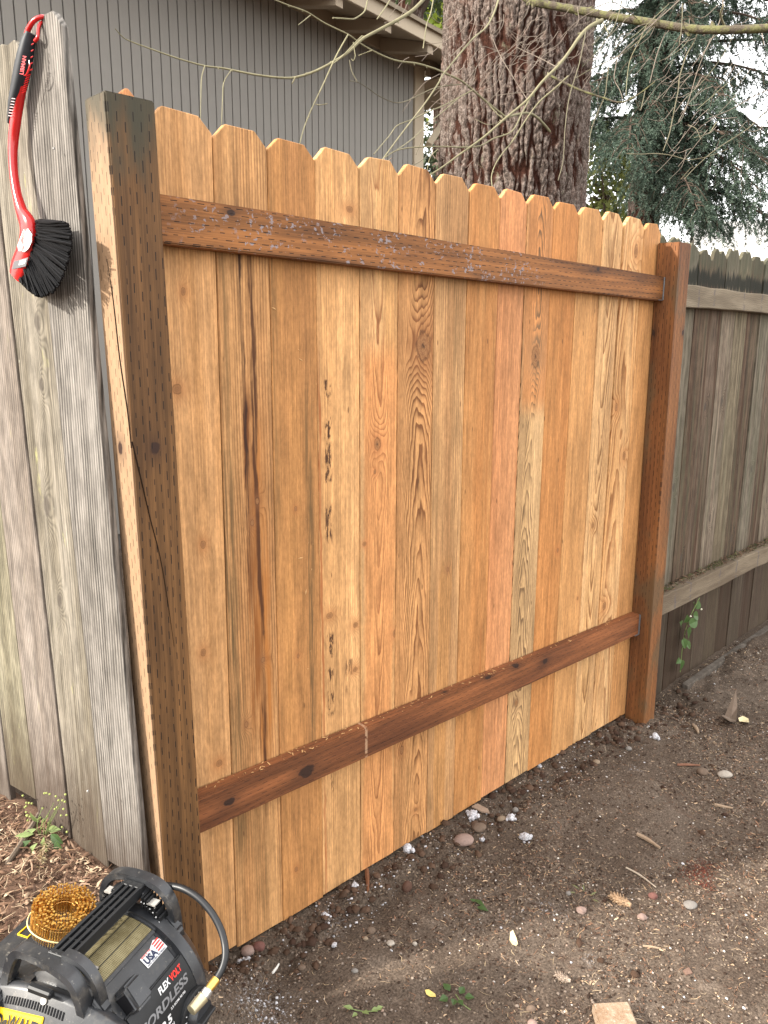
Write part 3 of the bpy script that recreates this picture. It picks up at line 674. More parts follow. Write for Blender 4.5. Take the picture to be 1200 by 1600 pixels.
slab(6.33, 7.15, [(.03, ZS - .16), (.09, ZS - .16), (.09, ZS + .10), (.03, ZS + .10)], 'outrigger_beam', SOF, .004)
slab(6.34, 7.15, [(OV, ZF - .02), (OV, ZF + .0), (-2.2, ZF + .0), (-2.2, ZF - .02)], 'soffit_return', SOF, .003)
hb = MB(); hb.tube([H3(6.37, .06, 3.75), H3(6.98, .06, 4.38)], .045, 4, 1, flat=(0, 0, 1)); hb.build('brace', TRIM, house, tuple(H3(6.4, .06, 3.8)), bevel=.003)
ns = plain('neighbour shingles', (.55, .54, .52), .9, .1, 0, .2, 4)

# ================================================================== NEIGHBOUR'S ROOF AT THE RIGHT
nb = thing('house', 'distant house with a pale grey shingle roof beyond the old fence', 'house', (16.5, 3.0, 0))
def shingle_mat():
    g = G('pale shingles'); x, y, z = g.xyz()
    row = g.frac(z / .075); n = g.noise((6, 6, 40), det=3)
    c = g.scale(g.comb(.46, .445, .42), .8 + n * .4); c = g.mix(c, (.30, .29, .28), g.ss(.16, .0, row) * .8)
    g.col(c).rough(.9).spec(.1); return g.mat
SHM = shingle_mat(); NW = paint('neighbour wall', (.5, .47, .42))
na = R(-62); ND = np.array((math.cos(na), math.sin(na), 0)); NN = np.array((-math.sin(-na), -math.cos(na), 0)); NN = np.array((math.sin(na), -math.cos(na), 0))
nO = at(1090, 398, 15.0)
def N3(s, o, z): return np.array((nO[0], nO[1], 0)) + ND * s + NN * o + np.array((0, 0, z))
ze = nO[2] - .15
MB().hexa([N3(.3, -.5, -.2), N3(9, -.5, -.2), N3(9, -8, -.2), N3(.3, -8, -.2), N3(.3, -.5, ze), N3(9, -.5, ze), N3(9, -8, ze), N3(.3, -8, ze)]).build('wall', NW, nb, tuple(N3(4, -4, 1)))
mb = MB(); A = [N3(0, 0, ze), N3(9.3, 0, ze), N3(9.3, -4.2, ze + 1.35), N3(0, -4.2, ze + 1.35)]; B = [N3(0, -8.4, ze), N3(9.3, -8.4, ze)]
mb.add(A + B + [p - np.array((0, 0, .08)) for p in A + B], [(0, 1, 2, 3), (3, 2, 5, 4), (6, 9, 8, 7), (9, 10, 11, 8), (0, 6, 7, 1), (4, 5, 11, 10), (0, 3, 9, 6), (3, 4, 10, 9), (1, 7, 8, 2), (2, 8, 11, 5)])
mb.build('roof', SHM, nb, tuple(N3(4, -4, ze)))

# ================================================================== BIG FIR TRUNK
def bark_mat(name='fir bark', moss=.25):
    g = G(name); x, y, z = g.xyz()
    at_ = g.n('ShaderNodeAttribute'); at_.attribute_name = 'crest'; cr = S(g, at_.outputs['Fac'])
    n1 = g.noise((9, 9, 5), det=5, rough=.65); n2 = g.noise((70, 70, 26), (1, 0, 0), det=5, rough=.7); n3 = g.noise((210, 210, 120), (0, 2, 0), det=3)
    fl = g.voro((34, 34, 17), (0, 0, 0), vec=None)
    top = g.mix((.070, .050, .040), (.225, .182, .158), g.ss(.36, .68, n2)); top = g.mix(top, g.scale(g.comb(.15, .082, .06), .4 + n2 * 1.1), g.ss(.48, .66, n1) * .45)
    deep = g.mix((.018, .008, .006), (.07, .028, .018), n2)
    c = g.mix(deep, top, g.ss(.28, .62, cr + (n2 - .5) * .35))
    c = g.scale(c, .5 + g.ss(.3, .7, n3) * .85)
    ls = g.ss(.60, .70, g.noise((16, 16, 9), (3, 4, 1), det=5, rough=.7)); c = g.mix(c, (.31, .33, .22), ls * moss)
    g.col(c).rough(.92).spec(.08); g.bump(n2 * .8 + n3 * .5 + fl * .4, .9, .012); return g.mat
def trunk(name, parent, cx, cy, r0, r1, zb, zt, mat, na_, nz_, amp=.03, seed=0, lean=(0, 0)):
    A = np.linspace(0, 2 * np.pi, na_, endpoint=False); Z = np.linspace(zb, zt, nz_); AA, ZZ = np.meshgrid(A, Z, indexing='xy')
    U = AA / (2 * np.pi) * 40.0                      # wraps on 40 cells
    def wrap(fx, fz, s, o=3):
        t = 0; a = 1.0; n = 0
        for i in range(o):
            f = 2 ** i; P_ = int(round(fx * f)); u = AA / (2 * np.pi) * P_
            iu = np.floor(u).astype(np.int64); fu = u - iu; fu = fu * fu * (3 - 2 * fu)
            zz = ZZ * fz * f; iz = np.floor(zz).astype(np.int64); fz_ = zz - iz; fz_ = fz_ * fz_ * (3 - 2 * fz_)
            h = lambda p, q: _hash(np.mod(p, P_), q + 1000, s + i * 31)
            t = t + a * ((h(iu, iz) * (1 - fu) + h(iu + 1, iz) * fu) * (1 - fz_) + (h(iu, iz + 1) * (1 - fu) + h(iu + 1, iz + 1) * fu) * fz_); n += a; a *= .5
        return t / n
    def wv(fx, fz, s, du=None):                      # wrapped voronoi: distance to cell edge
        P_ = int(fx); u = AA / (2 * np.pi) * P_ + (0 if du is None else du); zz = ZZ * fz
        iu = np.floor(u).astype(np.int64); iz = np.floor(zz).astype(np.int64); d1 = np.full(u.shape, 9.0); d2 = np.full(u.shape, 9.0); idc = np.zeros(u.shape)
        for a in (-1, 0, 1):
            for b in (-1, 0, 1):
                ku = np.mod(iu + a, P_); kz = iz + b + 500
                px = iu + a + .1 + .8 * _hash(ku, kz, s); pz = iz + b + .1 + .8 * _hash(ku, kz, s + 1)
                d = np.hypot(u - px, zz - pz); c_ = d < d1
                d2 = np.where(c_, d1, np.minimum(d2, d)); idc = np.where(c_, _hash(ku, kz, s + 2), idc); d1 = np.where(c_, d, d1)
        return d2 - d1, idc
    du = (wrap(16, 2.2, seed + 5, 4) - .5) * 2.2 + (wrap(60, 9.0, seed + 6, 3) - .5) * .9
    e, idc = wv(60, 1.8, seed + 9, du); e2, id2 = wv(150, 14.0, seed + 19, du * 2.6)
    big = np.clip(e / .34, 0, 1); big = big * big * (3 - 2 * big)
    ridg = 1 - np.abs(wrap(30, 1.6, seed + 3, 3) - .5) * 2
    small = np.clip(e2 / .25, 0, 1) * (.6 + .4 * id2)
    fine = wrap(120, 30, seed + 40, 3)
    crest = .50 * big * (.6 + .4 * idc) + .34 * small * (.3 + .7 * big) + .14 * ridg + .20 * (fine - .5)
    Rr = r0 + (r1 - r0) * (ZZ - zb) / (zt - zb) + amp * (crest - .7) + .02 * (wrap(5, .6, seed + 70, 2) - .5)
    X = cx + Rr * np.cos(AA) + lean[0] * (ZZ - zb); Y = cy + Rr * np.sin(AA) + lean[1] * (ZZ - zb)
    V = np.stack([X, Y, ZZ], -1).reshape(-1, 3); ii = np.arange(na_ * nz_).reshape(nz_, na_); jj = np.roll(ii, -1, axis=1)
    F = np.stack([ii[:-1], jj[:-1], jj[1:], ii[1:]], -1).reshape(-1, 4)
    o = trimesh(name, V, F, mat, parent, (cx, cy, zb), smooth=True)
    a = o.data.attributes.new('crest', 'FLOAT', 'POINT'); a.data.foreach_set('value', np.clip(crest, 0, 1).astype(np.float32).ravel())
    return o
tc = at(804, 150, 5.15); TX, TY = float(tc[0]), float(tc[1])
fir = thing('fir_tree', 'massive furrowed conifer trunk with bare twiggy branches rising behind the cedar panel', 'tree', (TX, TY, -.05))
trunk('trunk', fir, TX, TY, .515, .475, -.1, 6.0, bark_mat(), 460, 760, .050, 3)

# bare branches and twigs of that tree, hanging in front of the trunk
TW = G('bare twig'); _n = TW.noise((30, 30, 30), det=3); TW.col(TW.mix((.16, .145, .09), (.095, .08, .055), _n)).rough(.8); TWM = TW.mat
TY_ = G('yellow twig'); _n = TY_.noise((25, 25, 25), det=3); TY_.col(TY_.mix((.235, .215, .125), (.13, .115, .07), _n)).rough(.75); TYM = TY_.mat
PK_ = plain('dry twig', (.19, .155, .125), .85, .1, 0, .2, 40)
MG = G('mossy branch'); _n = MG.noise((22, 22, 22), det=5, rough=.7); _f = MG.noise((120, 120, 120), det=3); MG.col(MG.scale(MG.mix((.085, .068, .05), (.13, .125, .055), MG.ss(.42, .6, _n)), .6 + _f * .8)).rough(.95).bump(_f + _n, .9, .006); MGM = MG.mat
def px_tube(mb, pts, d0, d1, w0, w1, k=6):
    n = len(pts); P = []; rr = []
    for i, (px, py) in enumerate(pts):
        t = i / (n - 1); d = d0 + (d1 - d0) * t; P.append(at(px, py, d)); rr.append((w0 + (w1 - w0) * t) * d / FOC / 2 * (.8 if w0 < 9 else 1))
    mb.tube(P, rr, k, 4); return P, rr
def knobs(mb, P, rr, n):
    for _ in range(n):
        i = random.randrange(len(P) - 1); t = random.random(); c = P[i] * (1 - t) + P[i + 1] * t; r = rr[i] * (1 - t) + rr[i + 1] * t
        a = random.uniform(0, 6.28); d = RGT * math.cos(a) + UPV * math.sin(a); L = r * random.uniform(1.6, 3.0)
        mb.tube([c, c + d * L * .6, c + d * L], [r * .75, r * .6, r * .3], 5, 1)
def branch(pts, d0, d1, w0, w1, mat, parent=fir, name='branch', kn=0, root=None):
    mb = MB(); P, rr = px_tube(mb, pts, d0, d1, w0, w1, 8 if w0 > 4 else 6)
    if root is not None: mb.tube([root, (root + P[0]) / 2 + np.array((0, 0, .08)), P[0]], [rr[0] * 1.5, rr[0] * 1.2, rr[0]], 7, 4)
    if kn: knobs(mb, P, rr, kn)
    return mb.build(name, mat, parent, tuple(P[0]), smooth=True, angle=60)
up = np.array((TX, TY, 0.0))
b1 = branch([(790, -60), (812, -14), (832, 2), (870, 10), (920, 19), (970, 28), (1020, 36), (1070, 44), (1120, 47), (1200, 44), (1300, 38)], 4.4, 3.9, 11, 12.5, MGM, kn=16, root=up + np.array((.1, -.3, 4.6)))
b2 = branch([(690, -30), (665, -4), (645, 16), (620, 32), (590, 48), (565, 62), (540, 85), (500, 108), (470, 119), (445, 122), (400, 117), (350, 107), (320, 103), (280, 92), (240, 78), (205, 65), (192, 58), (180, 45)], 3.9, 3.2, 7.0, 1.8, TYM, kn=22, root=up + np.array((-.45, -.2, 4.6)))
b3 = branch([(790, 183), (760, 159), (739, 141), (720, 126), (692, 113), (675, 106), (650, 99), (625, 96), (605, 90), (580, 78), (560, 66), (544, 54), (507, 36), (480, 19), (450, 8), (425, -2)], 4.4, 3.5, 4.4, 2.6, TYM, kn=10, root=up + np.array((-.1, -.42, at(790, 183, 4.4)[2])))
b4 = branch([(941, 32), (928, 38), (916, 46), (904, 60), (893, 76), (882, 91), (870, 105), (847, 128), (824, 156), (792, 183), (755, 215), (720, 240), (690, 262), (655, 284)], 4.05, 3.6, 8.0, 3.0, TYM, kn=14)
b5 = branch([(785, -30), (775, 12), (760, 42), (739, 60), (712, 92), (692, 117), (685, 130), (665, 160), (645, 186), (625, 212), (597, 250)], 4.3, 3.3, 3.8, 2.4, TYM, kn=8, root=up + np.array((-.2, -.4, 4.5)))
b6 = branch([(861, 119), (893, 135), (918, 145), (943, 153), (971, 160), (998, 147), (1023, 128)], 4.0, 3.9, 5.0, 2.2, MGM, kn=6)
b7 = branch([(888, 119), (865, 140), (842, 160), (820, 190), (801, 220), (785, 240), (774, 257), (768, 275), (769, 292)], 4.0, 3.8, 3.6, 2.0, TYM, kn=3)
b8 = branch([(830, 150), (815, 178), (800, 205), (770, 217), (750, 228), (720, 230), (695, 229), (650, 230), (620, 235), (600, 247)], 4.1, 3.3, 3.0, 2.2, TYM, kn=6)
def tw(par, pts, d0, d1, w0=2.2, w1=1.3, mat=TYM, kn=0): return branch(pts, d0, d1, w0, w1, mat, par, 'twig', kn)
tw(b2, [(544, 54), (525, 88), (505, 132), (487, 170), (475, 200), (468, 226)], 3.55, 3.3, 3.4, 2.0, TYM, 3)
tw(b2, [(566, 56), (550, 72), (535, 88), (519, 101)], 3.6, 3.5, 2.6, 2)
tw(b2, [(575, -4), (570, 17), (558, 27), (550, 30), (535, 29), (520, 28)], 3.7, 3.5, 3, 3)
tw(b2, [(612, -4), (600, 15), (589, 30)], 3.7, 3.6, 3, 2.5)
tw(b2, [(678, -6), (673, 20), (667, 37), (664, 56), (661, 76)], 3.8, 3.7, 2.4, 2)
tw(b2, [(320, 103), (315, 122), (314, 150), (313, 190)], 3.3, 3.2, 2.2, 1.4)
tw(b2, [(361, 110), (350, 128), (348, 150), (346, 200)], 3.35, 3.25, 2.2, 1.4)
tw(b2, [(462, 120), (458, 128), (456, 131)], 3.4, 3.4, 3, 2)
tw(b3, [(485, 24), (475, 32), (466, 39)], 3.6, 3.5, 2.2, 1.5)
tw(b3, [(581, 79), (570, 83), (560, 87)], 3.7, 3.7, 2.2, 1.8)
tw(b3, [(552, 66), (554, 80), (555, 88), (552, 95), (549, 92)], 3.6, 3.6, 2, 1.6)
tw(b3, [(493, 163), (500, 164), (512, 162)], 3.3, 3.3, 2, 1.6)
tw(b3, [(546, 94), (550, 112), (558, 127)], 3.6, 3.6, 1.8, 1.6, TWM)
tw(b3, [(720, 132), (697, 134), (675, 139), (652, 150), (632, 159), (615, 160), (592, 150), (575, 138), (560, 129), (546, 126)], 4.2, 3.5, 2.2, 1.4, TWM)
tw(b3, [(760, 159), (775, 176), (787, 186)], 4.3, 4.3, 2.5, 2)
tw(b5, [(740, 140), (695, 164), (670, 174), (646, 186), (621, 196), (610, 210), (600, 222), (584, 241)], 4.2, 3.4, 2.4, 2.0)
tw(b5, [(720, 150), (690, 176), (670, 192), (650, 212), (635, 224), (620, 234)], 4.1, 3.4, 2.0, 1.8)
tw(b5, [(672, 190), (664, 205), (658, 222), (650, 242)], 3.7, 3.6, 1.6, 1.2, TWM)
tw(b8, [(676, 231), (668, 242), (657, 252), (645, 258), (627, 262)], 3.7, 3.5, 1.8, 1.3, TWM)
tw(b8, [(684, 233), (672, 246), (667, 267)], 3.7, 3.6, 2, 1.6)
tw(b8, [(600, 247), (603, 254), (612, 247)], 3.3, 3.3, 3, 2, PK_)
tw(b4, [(916, 46), (905, 100), (890, 150), (883, 200), (880, 250), (872, 282)], 3.9, 3.8, 2.2, 1.4, TWM, 2)
tw(b4, [(836, 143), (800, 146), (770, 150)], 4, 4, 1.6, 1.1, PK_)
tw(b4, [(824, 156), (800, 118), (780, 84), (770, 60)], 4.05, 4.3, 1.6, 1.1, PK_)
tw(b4, [(870, 105), (846, 92), (820, 80), (808, 74)], 4.05, 4.3, 1.8, 1.1, PK_)
tw(b4, [(790, 185), (765, 195), (742, 186)], 4.0, 4.1, 1.6, 1.1, TWM)
for pts, w0 in [([(1066, 6), (1066, 25), (1064, 50), (1061, 70)], 2.0), ([(1130, -2), (1128, 20), (1120, 45), (1108, 68), (1095, 90)], 2.4),
                ([(1092, 47), (1083, 68), (1072, 88), (1062, 120), (1060, 140), (1055, 165), (1050, 190), (1045, 212), (1036, 236)], 3.0),
                ([(1025, 38), (1005, 58), (987, 73), (965, 88), (945, 98), (920, 110), (900, 122)], 2.6), ([(972, 2), (964, 30), (955, 50), (935, 78), (910, 104)], 2.2),
                ([(1062, 0), (1040, 20), (1020, 37), (990, 64), (967, 88), (961, 110), (960, 125), (968, 140), (973, 154)], 2.0), ([(951, 105), (948, 128), (945, 150), (930, 185), (922, 212), (921, 240), (920, 268)], 2.4),
                ([(1040, 50), (1032, 70), (1025, 90), (1020, 110), (1015, 130)], 1.8), ([(996, 30), (975, 12), (955, 3), (930, 12), (915, 16)], 2.2), ([(1230, 150), (1190, 180), (1170, 200), (1130, 226), (1110, 240), (1085, 263), (1069, 280)], 2.4),
                ([(979, 240), (1000, 241), (1025, 240), (1050, 243), (1072, 249), (1090, 248), (1112, 243), (1137, 233)], 1.9), ([(1120, 190), (1112, 203), (1107, 208), (1097, 212), (1085, 215)], 1.7),
                ([(1075, 195), (1086, 200), (1090, 205), (1095, 218)], 1.7), ([(1008, 142), (1004, 160), (1000, 173), (995, 162), (991, 150)], 2.0), ([(1200, 140), (1170, 155), (1140, 172), (1105, 186)], 1.7),
                ([(1012, 36), (998, 66), (985, 92), (980, 120), (978, 150)], 1.6), ([(1150, 46), (1144, 58), (1136, 75), (1120, 100), (1100, 125), (1075, 150)], 1.7), ([(1134, 45), (1126, 24), (1131, 8)], 5.0),
                ([(941, 32), (947, 45), (951, 52)], 2.2), ([(935, 22), (938, 0)], 1.8), ([(1085, 46), (1070, 70), (1050, 86), (1030, 96)], 1.6), ([(1097, 120), (1085, 140), (1070, 155), (1055, 175)], 1.5),
                ([(1082, 40), (1080, 20), (1076, 4)], 1.8), ([(1030, 36), (1000, 40), (975, 60), (960, 78)], 1.5), ([(960, 26), (940, 55), (925, 72)], 1.5), ([(1064, 280), (1080, 262), (1084, 262), (1075, 252)], 1.6),
                ([(1110, 60), (1090, 110), (1075, 160), (1060, 190)], 1.3), ([(1190, 48), (1192, 60), (1194, 70)], 2.0), ([(1160, 110), (1125, 140), (1090, 170)], 1.3), ([(1045, 6), (1020, 30), (998, 50), (985, 60)], 1.3)]:
    tw(b1, pts, 4.1, 3.95, w0, max(1.1, w0 * .6), random.choice((TWM, TYM, PK_, TWM)), 2)
# a haze of the finest twiglets
mb = MB()
for _ in range(150):
    bx, by = random.choice([(1040, 60), (970, 60), (1090, 120), (900, 60), (1130, 60), (850, 60), (740, 120), (720, 60), (1100, 190), (800, 60)])
    px, py = random.gauss(bx, 40), random.gauss(by, 42); a = random.gauss(2.2, .45); L = random.uniform(14, 62); d = random.uniform(3.9, 4.4)
    q = [(px + L * t * math.cos(a + .5 * t), py + L * t * math.sin(a + .5 * t * random.choice((-1, 1)))) for t in (0, .5, 1)]
    if bx < 860: d = random.uniform(4.0, 4.4)
    px_tube(mb, q, d, d - .05, 1.2, .8, 4)
mb.build('fine_twigs', PK_, b1, tuple(at(1000, 60, 4)), kind='stuff')

# ================================================================== SHAGGY CONIFER AT THE RIGHT
def needle_cloud(shoots, per, ln=(.028, .045), wd=.0062, seed=1):
    """shoots: array of (x,y,z, dx,dy,dz, length); every needle is one slim triangle"""
    r = np.random.default_rng(seed); Sh = np.repeat(np.asarray(shoots), per, axis=0); n = len(Sh)
    t = r.random(n)[:, None]; base = Sh[:, :3] + Sh[:, 3:6] * Sh[:, 6:7] * t + np.array((0, 0, -1.0)) * (t ** 2) * Sh[:, 6:7] * .25
    q = r.normal(size=(n, 3)); q -= (q * Sh[:, 3:6]).sum(1)[:, None] * Sh[:, 3:6]; q /= np.linalg.norm(q, axis=1)[:, None] + 1e-9
    d = q * .8 + Sh[:, 3:6] * .62; d /= np.linalg.norm(d, axis=1)[:, None]
    L = r.uniform(ln[0], ln[1], n)[:, None]; sd_ = np.cross(d, r.normal(size=(n, 3))); sd_ /= np.linalg.norm(sd_, axis=1)[:, None] + 1e-9
    a = base + sd_ * wd; b = base - sd_ * wd; c = base + d * L
    V = np.stack([a, b, c], 1).reshape(-1, 3); return V, np.arange(len(V)).reshape(-1, 3)
def needle_mat(name, c1, c2, tr=.25):
    g = G(name); i = g.island(); n = g.noise((1.6, 1.6, 1.6), det=2)
    c = g.mix(c1, c2, i); c = g.scale(c, .6 + n * .8); g.col(c).rough(.55).spec(.3)
    t = g.n('ShaderNodeBsdfTranslucent'); g.put(t.inputs[0], c); mxs = g.n('ShaderNodeMixShader'); mxs.inputs[0].default_value = tr
    g.nt.links.new(g.b.outputs[0], mxs.inputs[1]); g.nt.links.new(t.outputs[0], mxs.inputs[2]); g.nt.links.new(mxs.outputs[0], g.out.inputs[0]); return g.mat
NDM = needle_mat('conifer needles', (.034, .060, .044), (.115, .155, .112))
BRK = plain('conifer limb', (.075, .055, .042), .9, .1, 0, .3, 30)
cc = at(1015, 200, 11.0); CX, CY = float(cc[0]), float(cc[1])
con = thing('conifer', 'shaggy dark green conifer with drooping boughs beyond the old fence', 'tree', (CX, CY, -.05))
trunk('trunk', con, CX, CY, .26, .16, -.1, 10.5, bark_mat('conifer bark', .0), 70, 160, .02, 11)
def bough(origin, az, L, rise, droop, nb_, seed, wide=.5, per=46, mat=NDM, parent=con, dens=1.0):
    r = random.Random(seed); o = np.array(origin, float); d = np.array((math.cos(az), math.sin(az), 0)); sd_ = np.array((-d[1], d[0], 0)); sh = []; mb = MB()
    pth = lambda t: o + d * L * t + np.array((0, 0, rise * t - droop * t * t * L)) + sd_ * .1 * math.sin(t * 4 + seed)
    mb.tube([pth(t) for t in np.linspace(0, 1, 9)], np.linspace(.028, .005, 9), 5, 1)
    for k in range(nb_):
        t = .12 + .88 * (k + r.random()) / nb_; p = pth(min(t, 1)); side = r.choice((-1, 1)); bl = wide * (1.15 - t * .75) * r.uniform(.5, 1.15)
        bd = d * r.uniform(.25, .8) + sd_ * side * r.uniform(.4, 1.0); bd /= np.linalg.norm(bd)
        sag = r.uniform(.7, 1.9)
        q = lambda u: p + bd * bl * u + np.array((0, 0, -sag * bl * u * u * .9 + .05 * u))
        mb.tube([q(u) for u in (0, .35, .7, 1)], [.007, .005, .004, .002], 4, 1)
        m_ = max(3, int(bl * 17 * dens))
        for j in range(m_):
            u = (j + r.random()) / m_; pp = q(u); s2 = np.cross(bd, (0, 0, 1.0)) * (1 if j % 2 else -1)
            hang = r.random() < .68
            dd = bd * r.uniform(.2, .7) + s2 * r.uniform(.2, .8) + np.array((0, 0, -r.uniform(.7, 1.7) if hang else -r.uniform(.1, .6))); dd /= np.linalg.norm(dd)
            l_ = r.uniform(.10, .22) * (1.7 if hang else 1); sh.append((*pp, *dd, l_))
            if r.random() < .7:
                e = pp + dd * l_ * r.uniform(.3, .7); d3 = dd + np.array([r.uniform(-.8, .8) for _ in range(3)]); d3 /= np.linalg.norm(d3); sh.append((*e, *d3, l_ * .6))
    lb = mb.build('bough', BRK, parent, tuple(o)); V, F = needle_cloud(sh, per, seed=seed)
    trimesh('foliage', V, F, mat, lb, tuple(o)); return len(F)
tot = 0; k = 0
va = math.atan2(CAM[1] - CY, CAM[0] - CX)              # azimuth from the conifer towards the viewer
for z0, az, L, rise, droop in [(3.9, 1.2, 1.9, .1, .34), (4.0, .35, 2.1, .25, .38), (4.2, 2.1, 1.7, .2, .3),
                               (4.6, .75, 2.2, .25, .42), (4.7, -.15, 2.2, .2, .34), (4.8, -1.0, 1.9, .2, .34), (4.8, 1.7, 1.9, .2, .36),
                               (5.2, .45, 2.0, .2, .34), (5.3, -.6, 1.9, .2, .36), (5.4, 1.2, 2.1, .25, .36), (5.5, -1.5, 1.8, .2, .34),
                               (5.9, .15, 1.9, .2, .34), (6.0, .9, 2.0, .25, .38), (6.1, -.9, 1.8, .2, .36), (6.4, 1.5, 2.0, .2, .34), (6.6, .4, 1.9, .2, .32), (6.7, -.4, 1.8, .2, .36),
                               (7.1, .9, 1.7, .2, .34), (7.2, -.8, 1.7, .2, .34), (7.4, .1, 1.7, .2, .34), (4.3, .1, 1.5, .1, .3), (5.0, .05, 1.5, .1, .3), (5.6, -.1, 1.5, .1, .3), (6.2, .2, 1.5, .1, .3), (6.8, 0, 1.4, .1, .3), (7.6, .5, 1.5, .1, .3), (4.4, .9, 2.0, .1, .45), (5.0, 1.0, 2.1, .1, .45), (3.75, .75, 1.4, .0, .22), (5.0, 2.8, 1.6, .2, .3), (6.2, 2.7, 1.5, .2, .3)]:
    tot += bough((CX, CY, z0), va + az, L, rise, droop + .12, 34, 100 + k, .6, 40); k += 1
# thin sparse boughs reaching out to the right over the bright sky
for z0, az, L in [(6.6, 1.25, 3.0), (5.7, 1.35, 2.7), (4.6, 1.3, 2.5)]:
    tot += bough((CX, CY, z0), va + az, L, .1, .20, 13, 200 + k, .42, 26, dens=.7); k += 1

# ================================================================== TREES FAR BEHIND
LFM = needle_mat('maple leaves', (.16, .22, .03), (.32, .36, .06), .6)
LFD = needle_mat('shade leaves', (.035, .055, .02), (.07, .095, .035), .3)
def leaf_cloud(cen, rad, n, size, seed, clumps=40):
    r = np.random.default_rng(seed); cl = r.normal(size=(clumps, 3)); cl /= np.linalg.norm(cl, axis=1)[:, None]; cl *= (r.random(clumps) ** .45)[:, None]
    c = cl[r.integers(0, clumps, n)] + r.normal(size=(n, 3)) * .17; P_ = np.array(cen) + c * np.array(rad)
    u = r.normal(size=(n, 3)); u /= np.linalg.norm(u, axis=1)[:, None]; v = np.cross(u, r.normal(size=(n, 3))); v /= np.linalg.norm(v, axis=1)[:, None]
    s = r.uniform(.6, 1.2, n)[:, None] * size
    V = np.stack([P_ - u * s, P_ - v * s * .55 - u * s * .1, P_ + u * s, P_ + v * s * .55 - u * s * .1], 1).reshape(-1, 3); return V, np.arange(len(V)).reshape(-1, 4)
DKB = bark_mat('ivy dark bark', .15)
def leafy(label, base, rad, zc, zr, n, size, seed, mat, r0, name='maple_tree', clumps=50, trunk_h=None, bark=None):
    t = thing(name, label, 'tree', (base[0], base[1], -.1))
    trunk('trunk', t, base[0], base[1], r0, r0 * .7, -.2, trunk_h or zc, bark or DKB, 60, 120, .02, seed)
    mb = MB(); rr = random.Random(seed)
    for _ in range(7):
        a = rr.uniform(0, 6.28); e = np.array((base[0] + rad * .7 * math.cos(a), base[1] + rad * .7 * math.sin(a), zc + rr.uniform(-.5, .6) * zr)); s0 = np.array((base[0], base[1], (trunk_h or zc) * rr.uniform(.75, .97)))
        mb.tube([s0, (s0 + e) / 2 + np.array((0, 0, .2)), e], [r0 * .3, r0 * .2, r0 * .06], 6, 3)
    mb.build('limbs', BRK, t, (base[0], base[1], zc))
    V, F = leaf_cloud((base[0], base[1], zc), (rad, rad, zr), n, size, seed, clumps); trimesh('crown', V, F, mat, t, (base[0], base[1], zc))
p = at(640, 30, 14.5); leafy('dark thick trunk rising behind the roof edge of the grey house', p, 2.2, 9.6, 1.8, 9000, .09, 41, LFD, .34, 'background_tree', trunk_h=9.5)
p = at(690, 40, 22); leafy('yellow green backlit leafy tree glowing between the roof and the big trunk', p, 3.0, 11.6, 3.4, 9000, .16, 42, LFM, .25)
p = at(955, 180, 24); leafy('small olive leafed tree glimpsed through the shaggy conifer', p, 1.1, 6.4, 2.0, 2200, .12, 43, needle_mat('olive leaves', (.07, .085, .02), (.14, .15, .04), .4), .15)
# low dark evergreen in the gap between house corner and trunk
p = at(676, 275, 13.0); SHX, SHY = float(p[0]), float(p[1])
sh = thing('evergreen_shrub', 'dark evergreen seen in the gap between the house corner and the big trunk', 'shrub', (SHX, SHY, 0))
MB().tube([(SHX, SHY, -.1), (SHX, SHY, 2.5), (SHX + .05, SHY, 4.6)], [.07, .05, .02], 7, 2).build('stem', BRK, sh, (SHX, SHY, 0))
V, F = leaf_cloud((SHX, SHY, 2.0), (.42, .42, 3.0), 9000, .06, 44, 90); trimesh('foliage', V, F, needle_mat('yew leaves', (.02, .03, .015), (.05, .065, .025), .1), sh, (SHX, SHY, 2))
print('needles', tot)

# ================================================================== TEXT AND STICKER HELPERS
def text_mesh(body, size, align='LEFT', shear=0.0, bold=0.0):
    cu = bpy.data.curves.new('lettering', 'FONT'); cu.body = body; cu.size = size; cu.align_x = align; cu.align_y = 'BOTTOM_BASELINE'; cu.shear = shear; cu.offset = bold; cu.resolution_u = 3
    o = bpy.data.objects.new('lettering', cu); COL.objects.link(o); dg = bpy.context.evaluated_depsgraph_get(); dg.update()
    me = bpy.data.meshes.new_from_object(o.evaluated_get(dg)); V = np.array([v.co[:] for v in me.vertices]); F = [tuple(p.vertices) for p in me.polygons]
    bpy.data.objects.remove(o); bpy.data.curves.remove(cu); bpy.data.meshes.remove(me); return V, F

